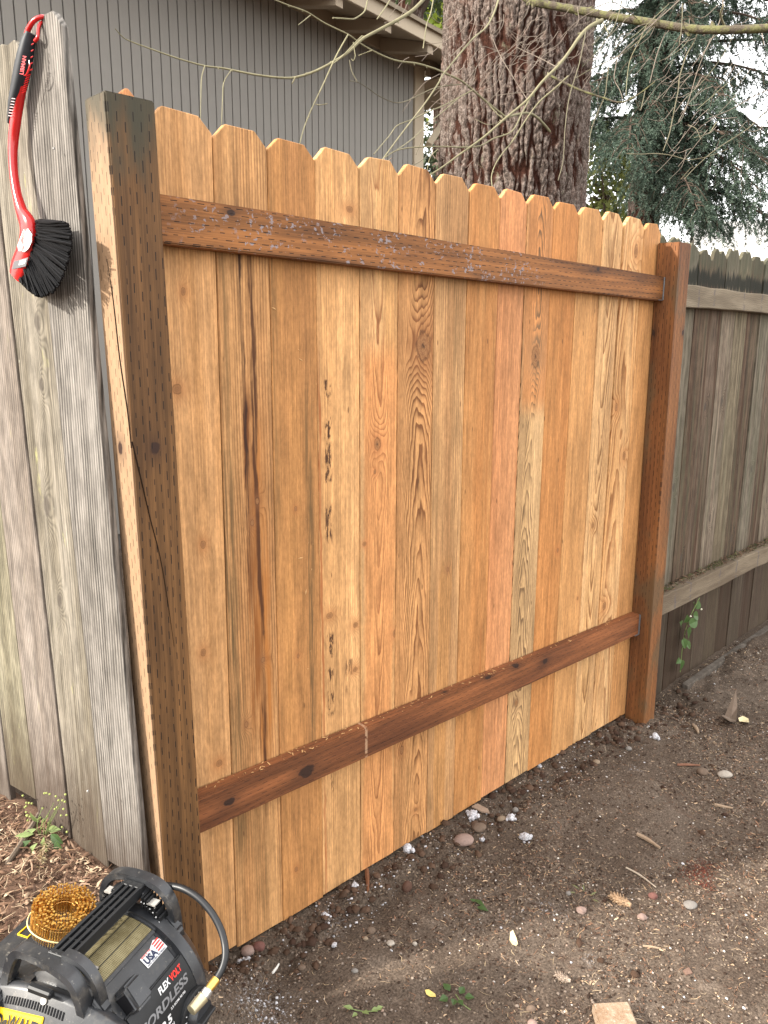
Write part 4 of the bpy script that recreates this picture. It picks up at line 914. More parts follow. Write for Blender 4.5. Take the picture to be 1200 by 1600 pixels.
# ================================================================== RED HAND BRUSH HUNG ON THE GREY FENCE
RED = G('red plastic'); RED.col((.46, .010, .010)).rough(.22).spec(.55); REDM = RED.mat
RUB = plain('grey black rubber grip', (.014, .016, .020), .55, .3)
BRM = G('black bristles'); _x, _y, _z = BRM.xyz(); BRM.col((.0035, .0035, .0042)).rough(.6).spec(.12); BRMM = BRM.mat
br = thing('hand_brush', 'red handled brush with black bristles hanging from the top of a grey plank', 'brush', tuple(lpx(40, 230, .03)))
def B3(px, py, off): return lpx(px, py, off)
def bw(px): return px * 1.55 / FOC           # pixels to metres at the brush
def ribbon(mb, pts, offs, wid, thk, k=10, sm=4):
    """elliptical section swept along a path in the plane of the fence: wid across, thk along the fence normal"""
    P = np.array([B3(p[0], p[1], o) for p, o in zip(pts, offs)]); W = np.array(wid, float); T_ = np.array(thk, float)
    Pm, W2 = catmull(P, W, sm); _, T2 = catmull(P, T_, sm); n = len(Pm); Tn = np.gradient(Pm, axis=0); Tn /= np.linalg.norm(Tn, axis=1)[:, None]; V = []
    for i in range(n):
        Bn = np.cross(Tn[i], LN); Bn /= np.linalg.norm(Bn); Nn = np.cross(Bn, Tn[i])
        for j in range(k):
            a = 2 * math.pi * j / k; ca, sa = math.cos(a), math.sin(a); ca = abs(ca) ** .75 * (1 if ca > 0 else -1); sa = abs(sa) ** .75 * (1 if sa > 0 else -1)
            V.append(Pm[i] + Bn * W2[i] * ca + Nn * T2[i] * sa)
    F = [(i * k + j, i * k + (j + 1) % k, (i + 1) * k + (j + 1) % k, (i + 1) * k + j) for i in range(n - 1) for j in range(k)] + [tuple(range(k))[::-1], tuple(range((n - 1) * k, n * k))]
    mb.add(V, F)
# shaft and head in one red piece, with the hanging loop at the top
mb = MB()
ribbon(mb, [(33, 130), (27, 165), (24, 190), (21, 218), (20, 245), (22, 275), (27, 305), (34, 330), (43, 350), (45, 370), (40, 395), (31, 418), (27, 432)],
       [.022, .022, .024, .026, .03, .034, .038, .040, .042, .042, .042, .042, .042], [bw(v) for v in (9, 9.5, 8.5, 7.5, 6.4, 6, 6.4, 9, 15.5, 18, 20, 20, 18.5)], [.010, .010, .0095, .009, .008, .008, .0085, .010, .012, .012, .0115, .011, .010], 14, 4)
mb.build('handle', REDM, br, tuple(B3(25, 250, .03)), smooth=True, angle=60)
mb = MB(); lp = [(41, 66), (43, 50), (50, 36), (58, 29), (66, 26.5), (73, 27.5), (70, 32), (63, 37), (60, 46), (59, 58), (55, 64)]; of = [.016, .016, .014, .010, .004, -.010, -.004, .006, .012, .016, .016]
mb.tube([B3(p[0], p[1], o) for p, o in zip(lp, of)], [bw(v) for v in (4.6, 4.0, 3.6, 3.4, 3.0, 2.6, 2.4, 2.2, 2.2, 2.6, 3)], 9, 4)
mb.build('hanging_loop', REDM, br, tuple(B3(55, 45, .02)), smooth=True, angle=60)
mb = MB(); ribbon(mb, [(48.5, 52), (44, 66), (40, 84), (36, 104), (32, 124), (28, 142), (23, 160), (18.5, 178), (14.5, 193)], [.017, .019, .021, .022, .023, .024, .026, .028, .03], [bw(v) for v in (4.5, 8.5, 10.2, 11.3, 11.3, 10.2, 8.0, 5.5, 2.2)], [.010, .0125, .014, .0145, .0142, .0135, .012, .0085, .004], 14, 4)
grip = mb.build('rubber_grip', RUB, br, tuple(B3(35, 110, .03)), smooth=True, angle=60)
# red slots in the rubber along the right edge and at its lower tip
mb = MB()
for i in range(8):
    t = i / 7; px, py = 45.5 - 6.5 * t, 118 + 26 * t; mb.tube([B3(px - 5, py + 1.5, .031), B3(px + 2.2, py - 2, .026)], [bw(.75), bw(.75)], 5, 1)
for i in range(5):
    t = i / 4; px, py = 50 - 2 * t, 70 + 40 * t; mb.tube([B3(px - .8, py, .029), B3(px + 2.5, py - 2, .024)], [bw(.8), bw(.8)], 5, 1)
mb.build('grip_slot', REDM, grip, tuple(B3(40, 130, .03)))
PKM = plain('pale slot edge', (.55, .40, .40), .5, .3); mb = MB()
for i in range(7):
    t = i / 6; px, py = 21 - 5.0 * t, 154 + 27 * t; mb.tube([B3(px - 2.8, py - .2, .036), B3(px + 2.8, py + .6, .0355)], [bw(.7), bw(.7)], 5, 1)
mb.build('grip_notch', PKM, grip, tuple(B3(20, 165, .03)))
# the maker's lettering running up the grip
def brush_text(body, base, tip, size, mat, name, off):
    V, F = text_mesh(body, 1.0, bold=.02); Wd = V[:, 0].max() or 1; a, b = np.array(base, float), np.array(tip, float); ax = (b - a); Lp = np.linalg.norm(ax); ax /= Lp; ay = np.array((ax[1], -ax[0]))
    if ay[0] > 0: ay = -ay
    P = [B3(*(a + ax * v[0] / Wd * Lp + ay * v[1] * size), off) for v in V]
    MB().add(P, F).build(name, mat, grip, tuple(B3(*base, off)))
brush_text('LIBMAN', (36.2, 117), (41.3, 88), 8.5, REDM, 'lettering', .0375)
mb = MB(); sw = [(45.5, 94), (46.5, 102), (44.5, 110), (41.5, 116), (37, 118.5)]; mb.tube([B3(x_, y_, .0362) for x_, y_ in sw], [bw(.4), bw(1.2), bw(1.6), bw(1.3), bw(.3)], 6, 4); mb.build('swoosh', REDM, grip, tuple(B3(45, 105, .036)))
# sticker on the head
def head_patch(pts, off, mat, name, par):
    MB().add([B3(*p, off) for p in pts], [tuple(range(len(pts)))]).build(name, mat, par, tuple(B3(*pts[0], off)))
STK = G('sticker print'); _x, _y, _z = STK.xyz(); _n = STK.noise((60, 60, 60), det=3); _n2 = STK.noise((45, 45, 45), (3, 3, 3), det=3)
_c = STK.mix((.55, .54, .53), (.5, .06, .05), STK.ss(.56, .60, _n)); _c = STK.mix(_c, (.10, .10, .11), STK.ss(.60, .64, _n2)); STK.col(_c).rough(.2).spec(.6)
head_patch([(37, 358), (44, 357), (50, 366), (50, 376), (45, 388), (38, 394), (29, 392), (27, 384), (32, 370)], .0545, STK.mat, 'label_sticker', br)
head_patch([(22, 408), (44, 402), (40, 416), (18, 421)], .0540, plain('sticker dark bar', (.07, .065, .07), .3, .5), 'label_bar', br)
head_patch([(31, 407), (41, 404.5), (39, 412), (29, 414.5)], .0546, plain('sticker white', (.55, .55, .55), .3, .5), 'label_panel', br)
# bristles: tufts fanning out from the right edge of the head
mb = MB(); rr = random.Random(5)
for i in range(330):
    t = rr.random(); b0 = np.array((61, 345)) * (1 - t) ** 2 + 2 * t * (1 - t) * np.array((64, 392)) + t * t * np.array((30, 432)); b0 = b0 + (rr.uniform(-6, 0), rr.uniform(-3, 1))
    ends = [(98, 346), (108, 350), (113, 366), (112, 390), (106, 416), (96, 442), (84, 458), (70, 466), (56, 464), (42, 452), (31, 440)]
    u = min(max(t * 1.02 + rr.uniform(-.05, .05), 0), 1) * (len(ends) - 1); j = min(int(u), len(ends) - 2); e = np.array(ends[j]) * (1 - u + j) + np.array(ends[j + 1]) * (u - j)
    e = b0 + (e - b0) * rr.uniform(.93, 1.0); o0 = .040 + rr.uniform(-.008, .008); o1 = o0 + rr.uniform(-.012, .010)
    mid = (b0 + e) / 2 + (rr.uniform(-1, 1), rr.uniform(-2, 2))
    mb.tube([B3(*b0, o0), B3(*mid, (o0 + o1) / 2), B3(*e, o1)], [bw(1.3), bw(1.6), bw(1.3)], 5, 1)
mb.build('bristles', BRMM, br, tuple(B3(70, 400, .04)), kind='stuff')

# ================================================================== AIR COMPRESSOR
CC = np.array((-.318, -.254, 0.0)); ca_ = R(26); CU = np.array((math.cos(ca_), math.sin(ca_), 0)); CV = np.array((math.sin(ca_), -math.cos(ca_), 0))
def C3(p):
    p = np.asarray(p, float).reshape(-1, 3); return CC + p[:, :1] * CU + p[:, 1:2] * CV + p[:, 2:3] * np.array((0, 0, 1.0))
ZC, RD = .29, .16
def drum(u, a, r): a = R(a); return (u, r * math.cos(a), ZC + r * math.sin(a))       # a: degrees up from the control side
PL = G('scuffed black plastic'); _a = PL.noise((9, 9, 9), det=5, rough=.65); _b = PL.noise((90, 90, 90), (1, 0, 0), det=4, rough=.7); _d = PL.noise((16, 16, 16), (4, 4, 0), det=6, rough=.75)
_c = PL.mix((.012, .013, .015), (.028, .029, .032), PL.ss(.35, .7, _a)); _c = PL.mix(_c, (.13, .115, .095), PL.ss(.52, .76, _d) * .5); _c = PL.mix(_c, (.20, .185, .16), PL.ss(.62, .68, _b) * .4)
PL.col(_c).rough(.34).spec(.5).bump(_b, .12, .001); PLM = PL.mat
PB = plain('matt black plastic', (.009, .0095, .0105), .5, .35, 0, .3, 60)
BLK = plain('black recess', (.006, .006, .007), .8, .1)
WHT = plain('white print', (.55, .55, .55), .5, .3); RDP = plain('red print', (.62, .03, .02), .5, .3); NVY = plain('navy print', (.015, .02, .05), .5, .3); GRY = plain('grey print', (.16, .16, .165), .5, .3)
YEL = plain('yellow plate', (.75, .48, .015), .4, .4)
co = thing('air_compressor', 'scuffed black portable air compressor with tube handle and yellow name plate beside the near post', 'compressor', tuple(CC + np.array((0, 0, .02))))
def cpart(mb, name, mat, par=None, o=(0, 0, .3), **k):
    return mb.build(name, mat, par or co, tuple(C3(o)[0]), **k)
def cbox(lo, hi): return MB().box(lo, hi, M=C3)
# the drum-shaped shroud
prof = [(-.150, .02), (-.148, .075), (-.138, .095), (-.124, .112), (-.110, .130), (-.100, .152), (-.094, .160), (.060, .160), (.064, .157), (.070, .157), (.072, .168), (.096, .168), (.100, .163), (.104, .155), (.122, .146), (.138, .128), (.150, .100), (.156, .06), (.157, .02)]
def DR(q): return C3(np.stack([q[:, 0], q[:, 1], ZC + q[:, 2]], 1))
cpart(MB().lathe(prof, DR, 72), 'shroud', PLM, o=(0, 0, ZC), smooth=True, angle=28)
def dpatch(u0, u1, a0, a1, r0, r1, name, mat, n=10, par=None, bev=.0025):
    mb = MB(); V = []
    for i in range(n + 1):
        a = a0 + (a1 - a0) * i / n
        V += [drum(u0, a, r0), drum(u1, a, r0), drum(u1, a, r1), drum(u0, a, r1)]
    F = [(i * 4 + j, i * 4 + (j + 1) % 4, i * 4 + 4 + (j + 1) % 4, i * 4 + 4 + j) for i in range(n) for j in range(4)] + [(0, 1, 2, 3), (n * 4, n * 4 + 3, n * 4 + 2, n * 4 + 1)]
    mb.add(C3(V), F); return mb.build(name, mat, par or co, tuple(C3(drum((u0 + u1) / 2, (a0 + a1) / 2, r1))[0]), bevel=bev, seg=2, smooth=True, angle=40)
# dusty cooling grille under the handle
GRL = G('dusty mesh grille'); _x, _y, _z = GRL.xyz(); _u = _x * math.cos(ca_) + _y * math.sin(ca_); _v = _x * math.sin(ca_) - _y * math.cos(ca_)
_q = GRL.m('MAXIMUM', GRL.ss(.30, .36, GRL.m('ABSOLUTE', GRL.frac(_u / .0034) - .5)), GRL.ss(.30, .36, GRL.m('ABSOLUTE', GRL.frac(_v / .0034) - .5)))
_n = GRL.noise((14, 14, 14), det=5, rough=.7); _c = GRL.mix((.13, .105, .05), (.25, .215, .12), GRL.ss(.35, .65, _n)); _c = GRL.mix((.035, .03, .02), _c, .35 + _q * .65); GRL.col(_c).rough(.85).spec(.1)
gr = dpatch(-.082, .066, 66, 96, .1585, .1612, 'grille', GRL.mat, 12, bev=0)
dpatch(-.090, -.0825, 64, 99, .158, .1635, 'grille_frame', PLM, 12, gr, .001); dpatch(.0665, .074, 64, 99, .158, .1635, 'grille_frame', PLM, 12, gr, .001); dpatch(-.082, .066, 63, 65.6, .158, .1635, 'grille_frame', PLM, 3, gr, .001)
for a in (75, 85): dpatch(-.082, .066, a - .25, a + .25, .158, .1618, 'grille_rib', PB, 2, gr, 0)
mb = MB()
for u_, a_ in ((-.079, 71), (-.075, 88)):
    mb.add(C3([drum(u_, a_, .1616), drum(u_ + .008, a_, .1616), drum(u_ + .008, a_ + 2.5, .1616), drum(u_, a_ + 2.5, .1616)]), [(0, 1, 2, 3)])
cpart(mb, 'print', plain('orange print', (.6, .2, .05), .5), gr, (0, 0, .45))
# carrying handle: four slats with cross ribs, between two roll hoops
hd = MB(); 
for v_ in (-.0195, -.0065, .0065, .0195): hd.box((-.102, v_ - .0032, .478), (.104, v_ + .0032, .500), M=C3)
hd.box((-.104, -.024, .480), (-.092, .024, .4995), M=C3); hd.box((.090, -.024, .480), (.105, .024, .4995), M=C3); hd.box((-.10, -.0215, .4745), (.10, .0215, .4775), M=C3)
for u_ in (-.06, -.03, 0, .03, .06): hd.box((u_ - .002, -.0195, .479), (u_ + .002, .0195, .496), M=C3)
cpart(hd, 'handle', PB, o=(0, 0, .49), bevel=.0012)
def hoop(u, w, pts, th=.013, name='roll_hoop', mat=PLM):
    P = C3([(u, *q) if len(q) == 2 else q for q in pts]); P, _ = catmull(P, np.zeros(len(P)), 5)
    pr = [(-w, -th), (w, -th), (w, th * .6), (w * .7, th), (-w * .7, th), (-w, th * .6)]
    mb = MB(); n = len(P); T = np.gradient(P, axis=0); T /= np.linalg.norm(T, axis=1)[:, None]; V = []
    for i in range(n):
        N = np.cross(CU, T[i]); N /= np.linalg.norm(N); V += [P[i] + CU * a + N * b for a, b in pr]
    k = len(pr); mb.add(V, [(i * k + j, i * k + (j + 1) % k, (i + 1) * k + (j + 1) % k, (i + 1) * k + j) for i in range(n - 1) for j in range(k)] + [tuple(range(k))[::-1], tuple(range((n - 1) * k, n * k))])
    return cpart(mb, name, mat, None, (u, 0, .48), smooth=True, angle=38)
hp = [(-.088, .42), (-.085, .450), (-.073, .478), (-.050, .494), (-.02, .500), (.02, .500), (.048, .493), (.068, .476), (.080, .446), (.084, .41)]
h1 = hoop(.116, .011, hp, .0085)
h2 = hoop(-.115, .0125, [(-.114, -.112, .405), (-.112, -.108, .435), (-.107, -.098, .468), (-.104, -.084, .482), (-.107, -.045, .486), (-.114, .005, .486), (-.121, .042, .483), (-.123, .056, .470), (-.121, .063, .440), (-.118, .065, .405)], .0095)
hoop(-.098, .009, [(.010, .499), (.035, .497), (.058, .486), (.074, .464), (.082, .435), (.085, .405)], .0075, 'hoop_arm')
for sgn in (-1, 1):
    for i in range(7):
        t = i / 6; v_ = sgn * (.030 + .040 * t); z_ = .482 - .034 * t ** 1.8; u_ = .114
        cpart(MB().box((u_ - .030, v_ - .0021, z_ - .020), (u_ - .002, v_ + .0021, z_ + .004), M=C3), 'hoop_rib', PB, h1, (u_, v_, .47), bevel=.0008)
        c_ = C3((u_ - .0305, v_, z_ - .006))[0]; cpart(MB().tube([c_, c_ - CU * .0012], .0015, 8, 1), 'rivet', WHT, h1, (u_, v_, .47))
for u_ in (-.100, .106):                      # hoop feet on the shroud
    mb = MB(); A = [(u_ - .016, .068, .405), (u_ + .018, .068, .405), (u_ + .018, .104, .390), (u_ - .016, .104, .390), (u_ - .013, .072, .447), (u_ + .014, .072, .447), (u_ + .015, .102, .418), (u_ - .013, .102, .418)]
    cpart(mb.hexa(C3(A)), 'hoop_foot', PLM, None, (u_, .12, .40), bevel=.006, seg=3, smooth=True)
    cpart(MB().hexa(C3([(u_ - .012, -.03, .470), (u_ + .012, -.03, .470), (u_ + .012, .03, .470), (u_ - .012, .03, .470), (u_ - .012, -.026, .486), (u_ + .012, -.026, .486), (u_ + .012, .026, .486), (u_ - .012, .026, .486)])), 'handle_socket', PLM, None, (u_, 0, .48), bevel=.003)
MTL = plain('dusty metal pad', (.36, .34, .31), .5, .4, .3, .25, 40)
for u_, v_ in ((.092, -.050), (.094, .052), (-.092, -.052), (-.086, .055)): cpart(cbox((u_ - .014, v_ - .013, .470), (u_ + .010, v_ + .013, .4765)), 'pad', MTL, None, (u_, v_, .474), bevel=.004, seg=2)
# front bumper bar with two legs, ahead of the front hoop
cpart(cbox((-.142, -.040, .442), (-.128, .012, .456)), 'latch_tab', PB, None, (-.135, 0, .45), bevel=.003)
# front cap with vent slots, screw and name plate on its slope
def slope(t, v_, h=0.0):                     # front cap slope: t 0 at the top edge .. 1 at the lower edge, v across, h off the surface
    u0, z0, u1, z1 = -.118, .430, -.160, .360; n = np.array((z0 - z1, u0 - u1)); n = np.array((-(z0 - z1), (u0 - u1))); n = n / np.linalg.norm(n)
    return (u0 + (u1 - u0) * t + n[0] * h, v_, z0 + (z1 - z0) * t + n[1] * h - 1.3 * v_ * v_)
mb = MB(); V = []; nn = 16
for i in range(nn + 1):
    v_ = -.135 + .27 * i / nn; V += [slope(-.10, v_, -.02), slope(1.85, v_, -.02), slope(1.85, v_, .004), slope(1.75, v_, .010), slope(.02, v_, .010), slope(-.10, v_, .004)]
mb.add(C3(V), [(i * 6 + j, i * 6 + (j + 1) % 6, i * 6 + 6 + (j + 1) % 6, i * 6 + 6 + j) for i in range(nn) for j in range(6)] + [tuple(range(6))[::-1], tuple(range(nn * 6, nn * 6 + 6))])
fc = cpart(mb, 'front_cap', PLM, None, (-.21, 0, .41), bevel=.002, smooth=True, angle=40)
mb = MB()
for i in range(22):
    v_ = -.098 + .0062 * i; mb.add(C3([slope(.18, v_, .0108), slope(.18, v_ + .0034, .0108), slope(.34, v_ + .0034, .0108), slope(.34, v_, .0108)]), [(0, 1, 2, 3)])
cpart(mb, 'vent_slot', BLK, fc, (-.2, 0, .42))
c_ = C3(slope(.12, -.012, .010))[0]; nrm = C3(slope(.12, -.012, .02))[0] - c_; nrm /= np.linalg.norm(nrm); MB().tube([c_, c_ + nrm * .003], .0065, 14, 1).build('screw', MTL, fc, tuple(c_))
pts = [(.40, -.112), (.40, -.002), (.94, -.002), (.94, -.112)]
np_ = cpart(MB().hexa(C3([slope(t, v_, .009) for t, v_ in pts] + [slope(t, v_, .014) for t, v_ in pts])), 'name_plate', YEL, fc, (-.24, 0, .39), bevel=.002)
V, F = text_mesh('DeWALT', 1.0, bold=.03); Wd = V[:, 0].max()
cpart(MB().add(C3([slope(.82 - v[1] * .42, -.104 + v[0] / Wd * .096, .0147) for v in V]), F), 'lettering', plain('black print', (.008, .008, .008), .5), np_, (-.24, 0, .39))
# latch block on the shroud
mb = MB(); A = [drum(-.080, 38, .157), drum(-.030, 38, .157), drum(-.030, 56, .157), drum(-.080, 56, .157), drum(-.077, 39, .188), drum(-.034, 39, .188), drum(-.034, 54, .196), drum(-.077, 54, .196)]
lt = cpart(mb.hexa(C3(A)), 'latch', PLM, None, drum(-.05, 48, .18), bevel=.006, seg=3, smooth=True)
cpart(MB().hexa(C3([drum(-.0805, 41, .160), drum(-.077, 41, .160), drum(-.077, 52, .160), drum(-.0805, 52, .160), drum(-.0785, 42, .182), drum(-.0765, 42, .182), drum(-.0765, 51, .186), drum(-.0785, 51, .186)])), 'latch_recess', BLK, lt, drum(-.08, 46, .17))
# control panel with lettering and pressure dial
cpn = dpatch(-.092, .100, -22, 41, .1575, .1665, 'control_panel', PB, 18, bev=.003)
def dtext(body, u0, a0, size, mat, shear=0, r=.1672, par=None, bold=.0, width=None):
    V, F = text_mesh(body, size, shear=shear, bold=bold)
    k = 1.0 if width is None else width / (V[:, 0].max() or 1)
    P = [drum(u0 + v[0] * k, a0 + math.degrees(v[1] / r), r + .0002) for v in V]
    return cpart(MB().add(C3(P), F), 'lettering', mat, par or cpn, drum(u0, a0, r))
dtext('FLEX', -.012, 33.2, .0165, WHT, .18, bold=.0006, width=.033); dtext('VOLT', .0225, 33.2, .0165, RDP, .18, bold=.0006, width=.034)
dtext('CORDLESS', -.085, 24.5, .0215, GRY, .25, bold=.0006, width=.145)
dtext('2.5', -.036, 15.0, .019, WHT, .1, bold=.0008, width=.028); dtext('GALLON', -.040, 11.2, .0090, WHT, .05, bold=.0003, width=.034)
dtext('2.5 SCFM 90 PSI', -.004, 20.6, .0058, WHT, 0, bold=.0002, width=.044)
def knob(u0, a0):
    ce = C3(drum(u0, a0, .166))[0]; ax = C3(drum(u0, a0, 1.166))[0] - ce; e1 = CU; e2 = np.cross(ax, e1)
    M = lambda q: ce + q[:, :1] * ax + q[:, 1:2] * e1 + q[:, 2:3] * e2
    k0 = MB().lathe([(-.004, .046), (.003, .046), (.005, .043), (.0055, .040), (.0056, .003)], M, 40).build('dial_ring', PB, co, tuple(ce), smooth=True)
    mb = MB()
    for i in range(17):
        a = R(200 + 280 * i / 16 * -1); L = (.034, .041) if i % 2 == 0 else (.037, .041); p, q, wd = np.array((math.cos(a), math.sin(a))), np.array((-math.sin(a), math.cos(a))), .0009
        mb.add(M(np.array([(.0068, *(p * L[0] - q * wd)), (.0068, *(p * L[1] - q * wd)), (.0068, *(p * L[1] + q * wd)), (.0068, *(p * L[0] + q * wd))])), [(0, 1, 2, 3)])
    mb.build('dial_tick', WHT, k0, tuple(ce))
    kn = MB().lathe([(.0045, .030), (.016, .029), (.022, .026), (.0225, .004)], M, 28).build('knob', PLM, co, tuple(ce), smooth=True)
    mb = MB(); mb.add(M(np.array([(.0, -.027, -.006), (.0, .027, -.006), (.0, .027, .006), (.0, -.027, .006), (.034, -.023, -.0035), (.034, .023, -.0035), (.034, .023, .0035), (.034, -.023, .0035)])), [(3, 2, 1, 0), (4, 5, 6, 7), (0, 1, 5, 4), (1, 2, 6, 5), (2, 3, 7, 6), (3, 0, 4, 7)])
    mb.build('knob_grip', PB, kn, tuple(ce), bevel=.002)
knob(.052, 2)
# made-in badge: five sided white sticker, red stripes, navy letters
def dpoly(pts, r, mat, name, par): return cpart(MB().add(C3([drum(u_, a_, r) for u_, a_ in pts]), [tuple(range(len(pts)))]), name, mat, par, drum(*pts[0], r))
bd = dpoly([(.004, 50.3), (.062, 50.3), (.062, 58.0), (.050, 60.6), (.033, 58.2), (.004, 58.2)], .1616, WHT, 'badge', co)
def dt2(body, u0, a0, size, mat, width, bold=0): 
    V, F = text_mesh(body, size, bold=bold); k = width / (V[:, 0].max() or 1); cpart(MB().add(C3([drum(u0 + v[0] * k, a0 + math.degrees(v[1] / .1618), .1619) for v in V]), F), 'lettering', mat, bd, drum(u0, a0, .162))
dt2('USA', .007, 52.2, .0175, NVY, .033, .0009); dt2('MADE IN THE', .007, 57.2, .0042, RDP, .026, .0001); dt2('WITH GLOBAL MATERIALS', .006, 50.7, .0036, NVY, .052, .0001)
for i in range(4): dpoly([(.042, 52.6 + i * 1.9), (.0605, 53.0 + i * 1.9), (.0605, 54.0 + i * 1.9), (.042, 53.6 + i * 1.9)], .1619, RDP, 'stripe', bd)
# pump and battery housing on the far side, feet below
pb_ = MB(); pb_.hexa(C3([(-.120, -.215, .16), (.045, -.215, .16), (.065, -.055, .16), (-.150, -.055, .16), (-.110, -.205, .4265), (.030, -.205, .433), (.055, -.05, .438), (-.130, -.05, .43)]))
ph = cpart(pb_, 'pump_housing', PLM, None, (-.04, -.12, .3), bevel=.014, seg=3, smooth=True)
cpart(MB().hexa(C3([(-.185, -.160, .25), (-.120, -.160, .25), (-.120, -.10, .25), (-.185, -.10, .25), (-.178, -.155, .405), (-.118, -.155, .415), (-.118, -.105, .415), (-.178, -.105, .405)])), 'battery', PLM, None, (-.17, -.1, .35), bevel=.008, seg=3, smooth=True)
mb = MB()
for (p0, p1) in (((-.1385, -.118), (-.1385, -.086)),):
    q = [(-.1395, -.118, .405), (-.1395, -.092, .405), (-.1395, -.092, .426), (-.1395, -.118, .426)]
for w0, (a0, a1), (b0, b1) in ((0, (-.122, -.096), (.4305, .4305)),): pass
for b0, b1 in (((-.034, -.172), (-.032, -.150)), ((-.012, -.172), (-.010, -.150)), ((-.034, -.174), (-.010, -.172)), ((-.034, -.150), (-.010, -.148))):
    mb.box((b0[0], b0[1], .428), (b1[0], b1[1], .4335), M=C3)
cpart(mb, 'yellow_outline', YEL, ph, (-.04, -.13, .43))
for u_ in (-.13, .09):
    for v_ in (-.11, .12): 
        c_ = C3((u_, v_, 0))[0]; gz = float(ground_h(c_[0], c_[1])); MB().tube([(c_[0], c_[1], gz - .01), (c_[0], c_[1], gz + .02), (c_[0], c_[1], .20)], [.022, .02, .018], 12, 1).build('foot', PB, co, (c_[0], c_[1], gz), smooth=True)

# ================================================================== COIL OF BRASS NAILS ON THE COMPRESSOR
cc_ = C3((.004, -.098, .0))[0]; CZ = .445
tilt = np.array((.16, -.14, 1.0)); tilt /= np.linalg.norm(tilt); e1 = np.cross((0, 1, 0), tilt); e1 /= np.linalg.norm(e1); e2 = np.cross(tilt, e1)
coil = thing('nail_coil', 'coil of brass coloured framing nails sitting on top of the black compressor', 'nail coil', (cc_[0], cc_[1], CZ))
BRS = G('brass nail'); _i = BRS.island(); BRS.col(BRS.mix((.45, .20, .03), (.95, .62, .18), _i)).rough(.30).metal(.85); BRSM = BRS.mat
STL = plain('bright nail point', (.55, .55, .56), .3, .5, .9); WIRE = plain('yellowish band', (.62, .52, .28), .5, .3)
o3 = lambda r, a, z: cc_ + np.array((0, 0, CZ)) + e1 * r * math.cos(a) + e2 * r * math.sin(a) + tilt * z
nb = MB(); st = MB(); rr = random.Random(3); a = 0.0; r = .0195; spiral = []
while r < .0585:
    for rep_ in (0,):
        lean = .0035; j = lambda s_: rr.uniform(-s_, s_)
        z1 = .047 + j(.004); b0 = o3(r + j(.0006), a, .002); b1 = o3(r + lean * .6 + j(.0012), a + .03 + j(.02), z1)
        nb.tube([b0, b1], .00115, 5, 1); d = (b1 - b0) / np.linalg.norm(b1 - b0); nb.tube([b1, b1 + d * .0009], .0022, 7, 1)
        if r > .05: st.tube([b0 + d * .010, b0 - d * .004], [.0012, .0006], 5, 1)
    spiral.append((r, a)); da = .0049 / r; a += da; r += .0068 * da / (2 * math.pi)
nb.build('nails', BRSM, coil, tuple(cc_ + (0, 0, CZ)), kind='stuff'); st.build('nail_points', STL, coil, tuple(cc_ + (0, 0, CZ)), kind='stuff')
for z_ in (.013, .037):
    MB().tube([o3(q[0] + .0012, q[1], z_) for q in spiral[::2]], .0005, 4, 1).build('wire', plain('copper wire', (.5, .27, .08), .4, .4, .8), coil, tuple(cc_ + (0, 0, CZ)))
ring = [o3(.0625 + .0012 * math.sin(q * 3), q, .016 + .002 * math.sin(q * 2)) for q in np.linspace(0, 2 * math.pi, 61)]
MB().tube(ring, .0013, 6, 1, cap=False).build('retaining_band', WIRE, coil, tuple(cc_ + (0, 0, CZ)), smooth=True)

# ================================================================== AIR HOSE
HSM = G('black ribbed hose'); _n = HSM.noise((60, 60, 60), det=3); HSM.col((.009, .0095, .0105)).rough(.42).spec(.4); HSMM = HSM.mat
BRA = plain('brass fitting', (.72, .45, .12), .3, .5, .9, .15, 60)
hose = thing('air_hose', 'black rubber air hose with brass fitting looping out of the compressor past the post', 'hose', tuple(at(300, 1400, 1.53)))
hp_ = [(205, 1400, 1.60), (225, 1388, 1.585), (245, 1384, 1.57), (265, 1384, 1.56), (287, 1389, 1.545), (310, 1403, 1.53), (330, 1425, 1.515), (344, 1450, 1.50), (351, 1474, 1.485), (352, 1495, 1.47), (347, 1514, 1.46), (337, 1532, 1.45)]
P = [at(*p) for p in hp_]
mb = MB(); Pm, _ = catmull(np.array(P), np.zeros(len(P)), 10); n_ = len(Pm); mb.tube(Pm, .0069, 14, 1); hs = mb.build('hose_tube', HSMM, hose, tuple(P[4]), smooth=True)
mb = MB(); a, b = at(338, 1530, 1.4505), at(326, 1546, 1.435); mb.tube([a, a * .5 + b * .5, b], [.0086, .0088, .0078], 16, 1); mb.tube([b, b + (b - a) * .12], .0065, 12, 1); mb.build('ferrule', BRA, hose, tuple(a), smooth=True, angle=30)
c0, c1, c2, c3 = at(327, 1545, 1.436), at(319, 1556, 1.428), at(310, 1566, 1.42), at(299, 1579, 1.405)
CPL = plain('dusty steel coupler', (.48, .42, .27), .4, .5, .75, .25, 50)
MB().tube([c0, c0 * .8 + c1 * .2, c1], [.0075, .0095, .0095], 18, 1).build('collar', plain('zinc collar', (.58, .58, .56), .32, .5, .85), hose, tuple(c0), smooth=True, angle=30)
MB().tube([c1, c1 * .9 + c2 * .1, c2, c3], [.0105, .0115, .0112, .0100], 18, 1).build('coupler', CPL, hose, tuple(c1), smooth=True, angle=30)
print('HOSE', [p.round(3).tolist() for p in P][::2])

